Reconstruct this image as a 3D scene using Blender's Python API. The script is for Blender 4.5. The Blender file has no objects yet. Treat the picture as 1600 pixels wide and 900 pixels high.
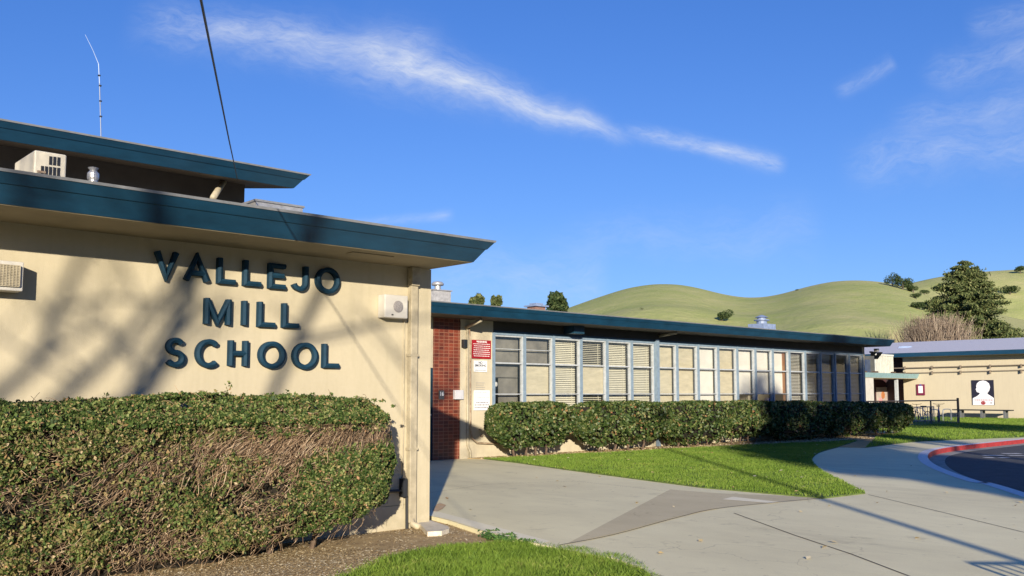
import bpy, math, random
import numpy as np
from mathutils import Vector, Matrix
random.seed(7)
rng = np.random.default_rng(11)
R = math.radians
scn = bpy.context.scene

# ------------------------------------------------------------------ camera
# X runs along the school fronts, Y into the buildings, Z up.  Camera stands at the origin, eye 1.6 m.
F = 1446.0; CX = 800.0; CY = 489.0; EYE = 1.6
PITCH = math.atan(125.0 / 1446.0)
HEAD = R(47.56)
fw = (math.cos(HEAD), math.sin(HEAD)); rt = (math.sin(HEAD), -math.cos(HEAD))
cam_d = bpy.data.cameras.new('camera'); cam = bpy.data.objects.new('camera', cam_d)
scn.collection.objects.link(cam)
cam.location = (0, 0, EYE)
cam.rotation_euler = (R(90) + PITCH, 0, HEAD - R(90))
cam_d.sensor_width = 36.0
cam_d.lens = 36.0 * F / 1600.0
cam_d.shift_y = (CY - 450.0) / 1600.0
cam_d.clip_start = 0.1; cam_d.clip_end = 8000
scn.camera = cam

# ------------------------------------------------------------------ light
SUN = Vector((0.86, 1.0, -0.30)).normalized()          # the way the light travels
SUN_EL = math.asin(-SUN.z)
to_sun_az = math.atan2(-SUN.x, -SUN.y)                  # clockwise from +Y
world = bpy.data.worlds.new('World'); scn.world = world; world.use_nodes = True
sd = bpy.data.lights.new('sun', 'SUN'); sun = bpy.data.objects.new('sun', sd)
scn.collection.objects.link(sun)
sd.energy = 4.9; sd.angle = R(0.55); sd.color = (1.0, 0.885, 0.70)
sun.rotation_euler = SUN.to_track_quat('-Z', 'Y').to_euler()
SKY_STRENGTH = 0.10
scn.view_settings.view_transform = 'Standard'; scn.view_settings.look = 'None'
scn.view_settings.gamma = 1.0; scn.view_settings.use_curve_mapping = False
scn.view_settings.exposure = 0.80
scn.render.engine = 'CYCLES'
try:
    scn.cycles.max_bounces = 8; scn.cycles.transparent_max_bounces = 12
except Exception: pass

def ray(u, v):
    vp = CY - v
    f = F * math.cos(PITCH) - vp * math.sin(PITCH)
    up = F * math.sin(PITCH) + vp * math.cos(PITCH)
    r = u - CX
    return (fw[0]*f + rt[0]*r, fw[1]*f + rt[1]*r, up)
def ab(u, v):
    vp = CY - v
    f = F * math.cos(PITCH) - vp * math.sin(PITCH)
    return ((u - CX) / f, (F * math.sin(PITCH) + vp * math.cos(PITCH)) / f)
def onY(u, v, Y): d = ray(u, v); s = Y / d[1]; return (d[0]*s, Y, EYE + d[2]*s)
def onX(u, v, X): d = ray(u, v); s = X / d[0]; return (X, d[1]*s, EYE + d[2]*s)
def onZ(u, v, Z=0.0): d = ray(u, v); s = (Z - EYE) / d[2]; return (d[0]*s, d[1]*s)
def atF(u, v, D):       # a point at D metres ahead
    a, b = ab(u, v); return (fw[0]*D + rt[0]*a*D, fw[1]*D + rt[1]*a*D, EYE + b*D)

# ------------------------------------------------------------------ node expression helper
class E:
    def __init__(s, nt, sock): s.nt = nt; s.s = sock
    def _m(s, op, *o):
        n = s.nt.nodes.new('ShaderNodeMath'); n.operation = op
        for i, x in enumerate((s,) + o):
            if isinstance(x, E): s.nt.links.new(x.s, n.inputs[i])
            else: n.inputs[i].default_value = x
        return E(s.nt, n.outputs[0])
    def __add__(s, o): return s._m('ADD', o)
    def __sub__(s, o): return s._m('SUBTRACT', o)
    def __mul__(s, o): return s._m('MULTIPLY', o)
    def __truediv__(s, o): return s._m('DIVIDE', o)
    def mx(s, o): return s._m('MAXIMUM', o)
    def mn(s, o): return s._m('MINIMUM', o)
    def pw(s, o): return s._m('POWER', o)
    def ss(s, a, b):
        n = s.nt.nodes.new('ShaderNodeMapRange'); n.interpolation_type = 'SMOOTHSTEP'
        s.nt.links.new(s.s, n.inputs['Value']); n.inputs['From Min'].default_value = a; n.inputs['From Max'].default_value = b
        return E(s.nt, n.outputs['Result'])

def build_world():
    nt = world.node_tree; nt.nodes.clear(); N = nt.nodes.new; L = nt.links.new
    out = N('ShaderNodeOutputWorld'); bg = N('ShaderNodeBackground'); bg.inputs['Strength'].default_value = SKY_STRENGTH
    sky = N('ShaderNodeTexSky'); sky.sky_type = 'NISHITA'; sky.sun_disc = False
    sky.sun_elevation = SUN_EL; sky.sun_rotation = to_sun_az
    sky.altitude = 50; sky.air_density = 1.0; sky.dust_density = 0.0; sky.ozone_density = 2.5
    hs = N('ShaderNodeHueSaturation'); hs.inputs['Saturation'].default_value = SKY_SAT
    hs.inputs['Value'].default_value = SKY_VAL
    gm = N('ShaderNodeGamma'); gm.inputs[1].default_value = .75; L(sky.outputs[0], gm.inputs[0])
    L(gm.outputs[0], hs.inputs['Color'])
    tint = N('ShaderNodeMix'); tint.data_type = 'RGBA'; tint.blend_type = 'MULTIPLY'; tint.inputs[0].default_value = 1
    L(hs.outputs[0], tint.inputs[6]); tint.inputs[7].default_value = SKY_TINT
    tc = N('ShaderNodeTexCoord')
    def dot(v):
        n = N('ShaderNodeVectorMath'); n.operation = 'DOT_PRODUCT'; L(tc.outputs['Generated'], n.inputs[0]); n.inputs[1].default_value = v
        return E(nt, n.outputs['Value'])
    f = dot((fw[0], fw[1], 0)).mx(0.05); r = dot((rt[0], rt[1], 0)); u = dot((0, 0, 1))
    a = r / f; b = u / f
    def noise(x, y, sc, det=6, rough=0.6, dist=0.0):
        c = N('ShaderNodeCombineXYZ'); L(x.s, c.inputs[0]); L(y.s, c.inputs[1])
        n = N('ShaderNodeTexNoise'); L(c.outputs[0], n.inputs['Vector']); n.inputs['Scale'].default_value = sc
        n.inputs['Detail'].default_value = det; n.inputs['Roughness'].default_value = rough; n.inputs['Distortion'].default_value = dist
        return E(nt, n.outputs['Fac'])
    tot = None
    wob = noise(a, b, 9, 4, .6) - 0.5
    for (u0, v0, u1, v1, w0, w1, k, st) in [
        (180, 30, 700, 95, .022, .030, .42, 4.0),
        (520, 62, 1000, 222, .036, .007, .50, 4.0),
        (560, 78, 960, 205, .015, .008, .50, 3.0),
        (960, 196, 1235, 262, .007, .009, .62, 4.0),
        (520, 352, 715, 336, .004, .006, .28, 4.0),
        (640, 415, 960, 440, .030, .03, .22, 3.0),
        (300, 40, 620, 70, .010, .016, .30, 4.0),
        (1300, 262, 1640, 215, .020, .030, .28, 3.5),
        (1300, 150, 1400, 90, .008, .008, .30, 4.0),
        (1430, 130, 1660, 62, .012, .03, .28, 4.0),
        (1380, 200, 1650, 150, .016, .022, .26, 4.0),
        (1500, 40, 1660, 20, .012, .02, .25, 4.0),
        (850, 380, 1300, 360, .02, .03, .14, 4.0)]:
        a0, b0 = ab(u0, v0); a1, b1 = ab(u1, v1)
        Ln = math.hypot(a1-a0, b1-b0); dx, dy = (a1-a0)/Ln, (b1-b0)/Ln
        t = ((a - a0) * dx + (b - b0) * dy)
        d = (b - b0) * dx - (a - a0) * dy
        tn = t / Ln
        d = d + wob * (w0 + w1) * 1.2
        w = tn * (w1 - w0) + w0
        q = (d / w); q = q * q
        m = (q * -1.0)._m('EXPONENT')
        m = m * tn.ss(0.0, 0.22) * (tn * -1.0 + 1.0).ss(0.0, 0.12)
        n1 = noise(t * 1.0, d * st, 13, 9, .72, .9).ss(.22, .78)
        n2 = noise(t * 5.0, d * 20.0 , 9, 5, .7, .4).ss(.25, .8)
        m = m * (n1 * 0.75 + n2 * 0.35) * k
        tot = m if tot is None else tot + m
    tot = tot.mn(0.85)
    hz_ = (b * -5.5)._m('EXPONENT').mn(1.0) * .42
    mh = N('ShaderNodeMix'); mh.data_type = 'RGBA'; L(hz_.s, mh.inputs[0]); L(tint.outputs[2], mh.inputs[6]); mh.inputs[7].default_value = (2.1, 3.5, 5.6, 1)
    mix = N('ShaderNodeMix'); mix.data_type = 'RGBA'
    L(tot.s, mix.inputs[0]); L(mh.outputs[2], mix.inputs[6]); mix.inputs[7].default_value = CLOUD
    L(mix.outputs[2], bg.inputs['Color']); L(bg.outputs[0], out.inputs[0])
SKY_SAT = 1.30; SKY_VAL = 1.0; SKY_TINT = (0.53, 0.76, 1.39, 1); CLOUD = (4.4, 4.7, 5.3, 1)
build_world()

# ------------------------------------------------------------------ materials
_m = {}
def mat(name, col, rough=0.7, var=0.12, scale=3.0, bump=0.0, bscale=40.0, metal=0.0, spec=0.5, col2=None, detail=6, stretch=None):
    if name in _m: return _m[name]
    m = bpy.data.materials.new(name); m.use_nodes = True; nt = m.node_tree; N = nt.nodes.new; L = nt.links.new
    b = nt.nodes['Principled BSDF']; b.inputs['Roughness'].default_value = rough; b.inputs['Metallic'].default_value = metal
    b.inputs['Specular IOR Level'].default_value = spec
    tc = N('ShaderNodeTexCoord'); vec = tc.outputs['Object']
    if stretch:
        mp = N('ShaderNodeMapping'); mp.inputs['Scale'].default_value = stretch; L(vec, mp.inputs[0]); vec = mp.outputs[0]
    n = N('ShaderNodeTexNoise'); n.inputs['Scale'].default_value = scale; n.inputs['Detail'].default_value = detail; n.inputs['Roughness'].default_value = .62
    L(vec, n.inputs['Vector'])
    cr = N('ShaderNodeValToRGB'); e = cr.color_ramp.elements
    c2 = col2 if col2 else tuple(c*(1-var*2) for c in col[:3])
    c1 = tuple(min(1, c*(1+var*.6)) for c in col[:3]) if not col2 else col
    e[0].position = .3; e[1].position = .7; e[0].color = (*c2[:3], 1); e[1].color = (*c1[:3], 1)
    L(n.outputs['Fac'], cr.inputs[0]); L(cr.outputs[0], b.inputs['Base Color'])
    if bump:
        n2 = N('ShaderNodeTexNoise'); n2.inputs['Scale'].default_value = bscale; n2.inputs['Detail'].default_value = 5; L(vec, n2.inputs['Vector'])
        bp = N('ShaderNodeBump'); bp.inputs['Strength'].default_value = bump; bp.inputs['Distance'].default_value = .02
        L(n2.outputs['Fac'], bp.inputs['Height']); L(bp.outputs[0], b.inputs['Normal'])
    _m[name] = m; return m
def leafmat(name, cols, rough=0.5, spec=.4, trans=.25):
    if name in _m: return _m[name]
    m = bpy.data.materials.new(name); m.use_nodes = True; nt = m.node_tree; N = nt.nodes.new; L = nt.links.new
    b = nt.nodes['Principled BSDF']; b.inputs['Roughness'].default_value = rough; b.inputs['Specular IOR Level'].default_value = spec
    g = N('ShaderNodeNewGeometry'); cr = N('ShaderNodeValToRGB'); cr.color_ramp.interpolation = 'LINEAR'
    e = cr.color_ramp.elements
    while len(e) < len(cols): e.new(.5)
    for i, (p, c) in enumerate(cols): e[i].position = p; e[i].color = (*c, 1)
    L(g.outputs['Random Per Island'], cr.inputs[0]); L(cr.outputs[0], b.inputs['Base Color'])
    tr = N('ShaderNodeBsdfTranslucent'); L(cr.outputs[0], tr.inputs['Color'])
    mx = N('ShaderNodeMixShader'); mx.inputs[0].default_value = trans
    L(b.outputs[0], mx.inputs[1]); L(tr.outputs[0], mx.inputs[2]); L(mx.outputs[0], nt.nodes['Material Output'].inputs['Surface'])
    _m[name] = m; return m

def stucco(name, base, dirt):
    """painted render: broad blotches, streaks running down, fine sand bump"""
    m = bpy.data.materials.new(name); m.use_nodes = True; nt = m.node_tree; N = nt.nodes.new; L = nt.links.new
    b = nt.nodes['Principled BSDF']; b.inputs['Roughness'].default_value = .82; b.inputs['Specular IOR Level'].default_value = .25
    tc = N('ShaderNodeTexCoord')
    def ns(sc, st=(1,1,1), det=6):
        mp = N('ShaderNodeMapping'); mp.inputs['Scale'].default_value = st; L(tc.outputs['Object'], mp.inputs[0])
        n = N('ShaderNodeTexNoise'); n.inputs['Scale'].default_value = sc; n.inputs['Detail'].default_value = det; L(mp.outputs[0], n.inputs['Vector'])
        return E(nt, n.outputs['Fac'])
    f = ns(1.1).ss(.3, .75) * .40 + ns(3.5, (3, 3, .30)).ss(.42, .75) * .38 + ns(22).ss(.3, .8) * .2
    sx_ = N('ShaderNodeSeparateXYZ'); g_ = N('ShaderNodeNewGeometry'); L(g_.outputs['Position'], sx_.inputs[0]); zz_ = E(nt, sx_.outputs[2])
    f = f + (zz_ * -1.0).ss(-.45, .05) * ns(6).ss(.35, .6) * .9
    mx = N('ShaderNodeMix'); mx.data_type = 'RGBA'; L(f.s, mx.inputs[0]); mx.inputs[6].default_value = (*base, 1); mx.inputs[7].default_value = (*dirt, 1)
    L(mx.outputs[2], b.inputs['Base Color'])
    n2 = ns(120, det=3); n3 = ns(9, det=3)
    bp = N('ShaderNodeBump'); bp.inputs['Strength'].default_value = .35; bp.inputs['Distance'].default_value = .006
    L((n2 + n3 * 1.5).s, bp.inputs['Height']); L(bp.outputs[0], b.inputs['Normal'])
    _m[name] = m; return m

CREAM = stucco('cream_stucco', (.465, .41, .295), (.39, .345, .24))
CREAM2 = stucco('pale_stucco', (.50, .445, .33), (.44, .39, .29))
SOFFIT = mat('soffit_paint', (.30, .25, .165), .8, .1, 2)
TEAL = mat('teal_paint', (.007, .046, .092), .42, .16, 2.2, .05, 30, stretch=(1, 1, 3))
TEALD = mat('teal_dark', (.010, .045, .08), .5, .15, 3)
LETTER = mat('letter_paint', (.008, .038, .070), .7, .14, 12, spec=.2)
EDGE = mat('roof_edge_metal', (.20, .21, .23), .5, .12, 8)
ROOFG = mat('roof_gravel', (.56, .56, .62), .9, .15, 20, .3, 90)
FRAMEB = mat('frame_blue', (.19, .26, .34), .5, .12, 10)
FRAMEW = mat('sash_white', (.42, .45, .48), .5, .12, 10)
GALV = mat('galvanised', (.50, .50, .50), .42, .14, 14, metal=.55)
WHITE = mat('white_paint', (.52, .50, .46), .5, .06, 6)
DARK = mat('dark_void', (.015, .015, .017), .7)
BLACK = mat('black_paint', (.02, .022, .026), .5)
PIPE = mat('cream_pipe', (.40, .35, .25), .6, .15, 9)
RUST = mat('rusty_pipe', (.40, .33, .24), .7, .3, 14, col2=(.2, .12, .07))
BROWNW = mat('brown_wood', (.28, .13, .06), .6)
BLUEO = mat('blue_plastic', (.02, .05, .4), .5)

def brickmat():
    m = bpy.data.materials.new('red_tile_brick'); m.use_nodes = True; nt = m.node_tree; N = nt.nodes.new; L = nt.links.new
    b = nt.nodes['Principled BSDF']; b.inputs['Roughness'].default_value = .5
    tc = N('ShaderNodeTexCoord'); mp = N('ShaderNodeMapping'); mp.inputs['Rotation'].default_value = (R(-90), 0, 0)
    L(tc.outputs['Object'], mp.inputs[0])
    br = N('ShaderNodeTexBrick'); L(mp.outputs[0], br.inputs['Vector'])
    br.offset = 0.0; br.squash = 1.0
    br.inputs['Color1'].default_value = (.19, .040, .018, 1); br.inputs['Color2'].default_value = (.09, .020, .011, 1)
    br.inputs['Mortar'].default_value = (.28, .13, .08, 1)
    br.inputs['Scale'].default_value = 1; br.inputs['Mortar Size'].default_value = .006; br.inputs['Brick Width'].default_value = .15; br.inputs['Row Height'].default_value = .085
    br.inputs['Bias'].default_value = -.1
    L(br.outputs['Color'], b.inputs['Base Color'])
    bp = N('ShaderNodeBump'); bp.inputs['Strength'].default_value = .5; bp.inputs['Distance'].default_value = .004; bp.invert = True
    L(br.outputs['Fac'], bp.inputs['Height']); L(bp.outputs[0], b.inputs['Normal'])
    _m['b'] = m; return m
BRICK = brickmat()

def glassmat():
    m = bpy.data.materials.new('window_glass'); m.use_nodes = True; nt = m.node_tree; N = nt.nodes.new; L = nt.links.new
    nt.nodes.remove(nt.nodes['Principled BSDF'])
    t = N('ShaderNodeBsdfTransparent'); t.inputs[0].default_value = (.90, .92, .93, 1)
    g = N('ShaderNodeBsdfGlossy'); g.inputs['Roughness'].default_value = .03
    lw = N('ShaderNodeLayerWeight'); lw.inputs[0].default_value = .3
    tc = N('ShaderNodeTexCoord'); n = N('ShaderNodeTexNoise'); n.inputs['Scale'].default_value = 1.5; L(tc.outputs['Object'], n.inputs['Vector'])
    bp = N('ShaderNodeBump'); bp.inputs['Strength'].default_value = .12; bp.inputs['Distance'].default_value = .02; L(n.outputs['Fac'], bp.inputs['Height']); L(bp.outputs[0], g.inputs['Normal'])
    mx = N('ShaderNodeMixShader'); mx.inputs[0].default_value = .10
    L(t.outputs[0], mx.inputs[1]); L(g.outputs[0], mx.inputs[2])
    L(mx.outputs[0], nt.nodes['Material Output'].inputs['Surface'])
    return m
GLASS = glassmat()

# ------------------------------------------------------------------ object helpers
WO = {}            # world origin of every object
def link(o): scn.collection.objects.link(o); return o
def tag(o, label=None, cat=None, group=None, kind=None):
    if label: o['label'] = label
    if cat: o['category'] = cat
    if group: o['group'] = group
    if kind: o['kind'] = kind
    return o
def thing(name, loc, label, cat, group=None):
    o = link(bpy.data.objects.new(name, None)); o.location = loc; o.empty_display_size = .2
    WO[o] = Vector(loc); return tag(o, label, cat, group)
def place(name, me, m, parent, origin):
    o = bpy.data.objects.new(name, me); link(o)
    if parent: o.parent = parent; WO[o] = WO[parent]
    else: o.location = origin; WO[o] = Vector(origin)
    if m: me.materials.append(m)
    return o
class MB:
    def __init__(s): s.v = []; s.f = []
    def add(s, vs, fs):
        n = len(s.v); s.v += [tuple(p) for p in vs]; s.f += [tuple(i+n for i in f) for f in fs]; return s
    def box(s, x0, x1, y0, y1, z0, z1):
        if x0 > x1: x0, x1 = x1, x0
        if y0 > y1: y0, y1 = y1, y0
        if z0 > z1: z0, z1 = z1, z0
        return s.add([(x0,y0,z0),(x1,y0,z0),(x1,y1,z0),(x0,y1,z0),(x0,y0,z1),(x1,y0,z1),(x1,y1,z1),(x0,y1,z1)],
            [(0,3,2,1),(4,5,6,7),(0,1,5,4),(1,2,6,5),(2,3,7,6),(3,0,4,7)])
    def frustum(s, b, t, zb, zt, shear=0.0, y0=0.0):    # b, t = (x0,x1,y0,y1)
        vs = []
        for (r, z) in ((b, zb), (t, zt)):
            for (x, y) in ((r[0],r[2]),(r[1],r[2]),(r[1],r[3]),(r[0],r[3])): vs.append((x, y, z + shear*(y-y0)))
        return s.add(vs, [(0,3,2,1),(4,5,6,7),(0,1,5,4),(1,2,6,5),(2,3,7,6),(3,0,4,7)])
    def quad(s, a, b, c, d): return s.add([a,b,c,d], [(0,1,2,3)])
    def tube(s, path, r, n=8, cap=True):
        P = [Vector(p) for p in path]; rs = r if isinstance(r, (list, tuple)) else [r]*len(P)
        base = len(s.v); up = None
        for i, p in enumerate(P):
            d = (P[min(i+1, len(P)-1)] - P[max(i-1, 0)]).normalized()
            if up is None: up = Vector((0,0,1)) if abs(d.z) < .9 else Vector((1,0,0))
            sx = d.cross(up).normalized(); sy = sx.cross(d).normalized(); up = sy
            for k in range(n):
                t = 2*math.pi*k/n; s.v.append(tuple(p + sx*math.cos(t)*rs[i] + sy*math.sin(t)*rs[i]))
        for i in range(len(P)-1):
            for k in range(n):
                a = base+i*n+k; b = base+i*n+(k+1)%n; s.f.append((a, b, b+n, a+n))
        if cap:
            s.f.append(tuple(base+k for k in range(n))[::-1]); s.f.append(tuple(base+(len(P)-1)*n+k for k in range(n)))
        return s
    def lathe(s, c, prof, n=16):
        base = len(s.v)
        for (r, z) in prof:
            for k in range(n):
                t = 2*math.pi*k/n; s.v.append((c[0]+r*math.cos(t), c[1]+r*math.sin(t), c[2]+z))
        for i in range(len(prof)-1):
            for k in range(n):
                a = base+i*n+k; b = base+i*n+(k+1)%n; s.f.append((a, b, b+n, a+n))
        s.f.append(tuple(base+k for k in range(n))[::-1]); s.f.append(tuple(base+(len(prof)-1)*n+k for k in range(n)))
        return s
    def build(s, name, m, parent=None, origin=None, smooth=False, bevel=0):
        if parent is None and origin is None:
            a = np.array(s.v); origin = (float((a[:,0].min()+a[:,0].max())/2), float((a[:,1].min()+a[:,1].max())/2), float(a[:,2].min()))
        w = WO[parent] if parent else Vector(origin)
        me = bpy.data.meshes.new(name); me.from_pydata([(x-w.x, y-w.y, z-w.z) for (x,y,z) in s.v], [], s.f); me.update()
        if smooth: me.shade_smooth()
        o = place(name, me, m, parent, origin)
        if bevel:
            bv = o.modifiers.new('bevel', 'BEVEL'); bv.width = bevel; bv.segments = 2; bv.limit_method = 'ANGLE'
        return o
def poly_slab(poly, z1, z0):
    from mathutils.geometry import tessellate_polygon
    pts = [Vector((p[0], p[1], 0)) for p in poly]
    area = sum(pts[i].x*pts[(i+1)%len(pts)].y - pts[(i+1)%len(pts)].x*pts[i].y for i in range(len(pts)))
    if area < 0: pts.reverse()
    n = len(pts); tr = tessellate_polygon([pts]); b = MB()
    vs = [(p.x, p.y, z1) for p in pts]; fs = []
    for t in tr:
        a, c, d = t; cr = (pts[c]-pts[a]).cross(pts[d]-pts[a]).z
        fs.append((a, c, d) if cr > 0 else (a, d, c))
    vs += [(p.x, p.y, z0) for p in pts]
    if z0 < z1:
        for i in range(n): j = (i+1) % n; fs.append((i+n, j+n, j, i))
    else: vs = vs[:n]
    b.add(vs, fs); return b
def spline(pts, k=8, closed=False):
    P = [np.array(p, float) for p in pts]; out = []
    n = len(P)
    for i in range(n-1):
        p0 = P[max(i-1,0)]; p1 = P[i]; p2 = P[i+1]; p3 = P[min(i+2,n-1)]
        for j in range(k):
            t = j/k
            out.append(tuple(.5*((2*p1)+(-p0+p2)*t+(2*p0-5*p1+4*p2-p3)*t*t+(-p0+3*p1-3*p2+p3)*t**3)))
    out.append(tuple(P[-1])); return out
def inpoly(x, y, poly):
    r = np.zeros(len(x), bool); n = len(poly); j = n-1
    for i in range(n):
        xi, yi = poly[i][:2]; xj, yj = poly[j][:2]
        c = ((yi > y) != (yj > y)) & (x < (xj-xi)*(y-yi)/((yj-yi) if yj != yi else 1e-9)+xi)
        r ^= c; j = i
    return r
def visible(x, y, z, mx=60):       # inside the photograph's frame plus a margin
    f = x*fw[0]+y*fw[1]; r = x*rt[0]+y*rt[1]; up = z-EYE
    cp, sp = math.cos(PITCH), math.sin(PITCH)
    fc = f*cp+up*sp; uc = -f*sp+up*cp
    fc = np.maximum(fc, .01); u = CX+F*r/fc; v = CY-F*uc/fc
    return (fc > .1) & (u > -mx) & (u < 1600+mx) & (v > -mx) & (v < 900+mx)
def nz(x, y, z=0.0, s=1.0, seed=0.0):     # cheap smooth noise, about -1..1
    x = x*s+seed; y = y*s+seed*1.7; z = z*s+seed*.6
    return (np.sin(x*1.7+np.sin(y*2.3+1.3)*1.2+z)+np.sin(y*1.9+np.sin(z*2.1+x*1.1)*1.4+.7)+np.sin(z*2.3+np.sin(x*1.3+y*.7)*1.3+2.1))/3
def arr_mesh(name, V, nv, m, parent, origin=None):
    """V: (N*nv,3) world points, every nv of them a face"""
    w = WO[parent] if parent else Vector(origin)
    V = np.asarray(V, np.float32) - np.array(w, np.float32)
    n = len(V); me = bpy.data.meshes.new(name); me.vertices.add(n); me.vertices.foreach_set('co', V.ravel())
    me.loops.add(n); me.loops.foreach_set('vertex_index', np.arange(n, dtype=np.int32))
    k = n//nv; me.polygons.add(k); me.polygons.foreach_set('loop_start', np.arange(0, n, nv, dtype=np.int32))
    me.update(calc_edges=True); me.validate()
    return place(name, me, m, parent, origin)
def unit(a): return a/np.maximum(np.linalg.norm(a, axis=1, keepdims=True), 1e-9)
def leaf_quads(C, size, nb=None, bias=.5, elong=1.8, jit=.35):
    """diamond leaves round centres C; nb = preferred normals"""
    n = len(C); nr = unit(rng.normal(size=(n,3)))
    if nb is not None: nr = unit(nr*(1-bias)+nb*bias)
    a = unit(np.cross(nr, rng.normal(size=(n,3)))); b = np.cross(nr, a)
    sz = (size*(1+jit*rng.uniform(-1,1,n)))[:,None]
    a = a*sz*.5*elong; b = b*sz*.5
    V = np.empty((n,4,3)); V[:,0] = C-a; V[:,1] = C+b+nr*sz*.12-a*.1; V[:,2] = C+a; V[:,3] = C-b+nr*sz*.12-a*.1
    return V.reshape(-1,3)
def strands(P0, P1, r, bow=.15, seg=4):
    """thin 3-sided twigs from P0 to P1, returned as quads"""
    n = len(P0); d = P1-P0; Ln = np.linalg.norm(d, axis=1, keepdims=True); off = unit(np.cross(d, rng.normal(size=(n,3))))*Ln*bow*rng.uniform(.3,1,(n,1))
    off2 = unit(np.cross(d, rng.normal(size=(n,3))))*Ln*bow*.6
    u = unit(np.cross(d, np.array([[.3,.5,.8]]))); w = unit(np.cross(d, u))
    rings = []
    for i in range(seg+1):
        t = i/seg; c = P0+d*t+off*math.sin(math.pi*t)+off2*math.sin(2*math.pi*t)*.7
        rr = r*(1-.6*t); rings.append([c+(u*math.cos(k*2.0944)+w*math.sin(k*2.0944))*rr for k in range(3)])
    Q = []
    for i in range(seg):
        for k in range(3):
            Q.append(np.stack([rings[i][k], rings[i][(k+1)%3], rings[i+1][(k+1)%3], rings[i+1][k]], 1))
    return np.concatenate(Q).reshape(-1,3)

def text_mesh(txt, size, depth=0.0, bold=0.0):
    cu = bpy.data.curves.new('t', 'FONT'); cu.body = txt; cu.size = size; cu.extrude = depth; cu.offset = bold; cu.align_x = 'CENTER'; cu.align_y = 'CENTER'
    o = bpy.data.objects.new('t', cu); link(o); bpy.context.view_layer.update()
    me = bpy.data.meshes.new_from_object(o.evaluated_get(bpy.context.evaluated_depsgraph_get())); 
    vs = [tuple(v.co) for v in me.vertices]; fs = [tuple(p.vertices) for p in me.polygons]
    bpy.data.objects.remove(o); bpy.data.curves.remove(cu); bpy.data.meshes.remove(me); return vs, fs
def put_text(mb, txt, c, size, face='y', depth=.001, fit=None, bold=0.0):
    vs, fs = text_mesh(txt, size, depth, bold)
    if fit:
        w = max(v[0] for v in vs)-min(v[0] for v in vs); k = fit/w
        vs = [(v[0]*k, v[1], v[2]) for v in vs]
    if face == 'y': V = [(c[0]+x, c[1]-z, c[2]+y) for x, y, z in vs]      # reads along +X, faces -Y
    elif face == 'x': V = [(c[0]-z, c[1]-x, c[2]+y) for x, y, z in vs]    # faces -X, reads along -Y
    else: V = [(c[0]+x*face[0]-y*face[1], c[1]+x*face[1]+y*face[0], c[2]+z) for x, y, z in vs]
    mb.add(V, fs)

# ================================================================== GROUND
CONC = None
def concrete(name, c1, c2, stain):
    m = bpy.data.materials.new(name); m.use_nodes = True; nt = m.node_tree; N = nt.nodes.new; L = nt.links.new
    b = nt.nodes['Principled BSDF']; b.inputs['Roughness'].default_value = .85; b.inputs['Specular IOR Level'].default_value = .3
    tc = N('ShaderNodeTexCoord')
    def ns(sc, det=6, rough=.6, st=(1,1,1)):
        mp = N('ShaderNodeMapping'); mp.inputs['Scale'].default_value = st; mp.inputs['Rotation'].default_value = (0,0,.6); L(tc.outputs['Object'], mp.inputs[0])
        n = N('ShaderNodeTexNoise'); n.inputs['Scale'].default_value = sc; n.inputs['Detail'].default_value = det; n.inputs['Roughness'].default_value = rough; L(mp.outputs[0], n.inputs['Vector'])
        return E(nt, n.outputs['Fac'])
    f = ns(.35).ss(.3, .7) * .5 + ns(2.2, 8, .7, (1, .4, 1)).ss(.3, .75) * .35 + ns(60, 3).ss(.35, .7) * .25
    mx = N('ShaderNodeMix'); mx.data_type = 'RGBA'; L(f.s, mx.inputs[0]); mx.inputs[6].default_value = (*c1, 1); mx.inputs[7].default_value = (*c2, 1)
    vo = N('ShaderNodeTexVoronoi'); vo.feature = 'DISTANCE_TO_EDGE'; vo.inputs['Scale'].default_value = .38; nd = N('ShaderNodeTexNoise'); nd.inputs['Scale'].default_value = 1.4; nd.inputs['Detail'].default_value = 6
    L(tc.outputs['Object'], nd.inputs['Vector']); va = N('ShaderNodeMix'); va.data_type = 'RGBA'; va.blend_type = 'ADD'; va.inputs[0].default_value = .9; L(tc.outputs['Object'], va.inputs[6]); L(nd.outputs['Color'], va.inputs[7]); L(va.outputs[2], vo.inputs['Vector'])
    crack = (E(nt, vo.outputs['Distance']) * -1.0).ss(-.0045, -.001) * ns(.35, 3).ss(.50, .56)
    sp = crack * .4 + ns(1.3, 9, .75).ss(.56, .74) * .6 + ns(7, 3, .55).ss(.66, .74) * .55 + ns(.5, 9, .7, (1, .25, 1)).ss(.55, .7) * .3
    m2 = N('ShaderNodeMix'); m2.data_type = 'RGBA'; L(sp.s, m2.inputs[0]); L(mx.outputs[2], m2.inputs[6]); m2.inputs[7].default_value = (*stain, 1)
    L(m2.outputs[2], b.inputs['Base Color'])
    bp = N('ShaderNodeBump'); bp.inputs['Strength'].default_value = .3; bp.inputs['Distance'].default_value = .004
    L((ns(150, 2) + ns(14, 4)).s, bp.inputs['Height']); L(bp.outputs[0], b.inputs['Normal'])
    return m
CONC = concrete('broom_concrete', (.79, .725, .47), (.62, .56, .36), (.33, .29, .19))
CONC2 = concrete('old_concrete_patch', (.60, .525, .34), (.46, .395, .25), (.30, .25, .16))
CONC3 = concrete('light_concrete', (.82, .76, .57), (.74, .68, .50), (.50, .45, .34))
ASPH = mat('asphalt', (.055, .06, .068), .85, .2, 4, .4, 160)
SOIL = mat('bare_soil', (.46, .33, .16), .95, .3, 5, .5, 60, col2=(.28, .19, .09))
LAWN_B = mat('lawn_base', (.11, .16, .03), .95, .3, 6, col2=(.04, .06, .012))
FAR_G = mat('far_ground', (.10, .12, .045), .95, .2, .02)
CURBP = mat('worn_curb_paint', (.80, .76, .76), .7, .2, 14, col2=(.62, .56, .56))
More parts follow.
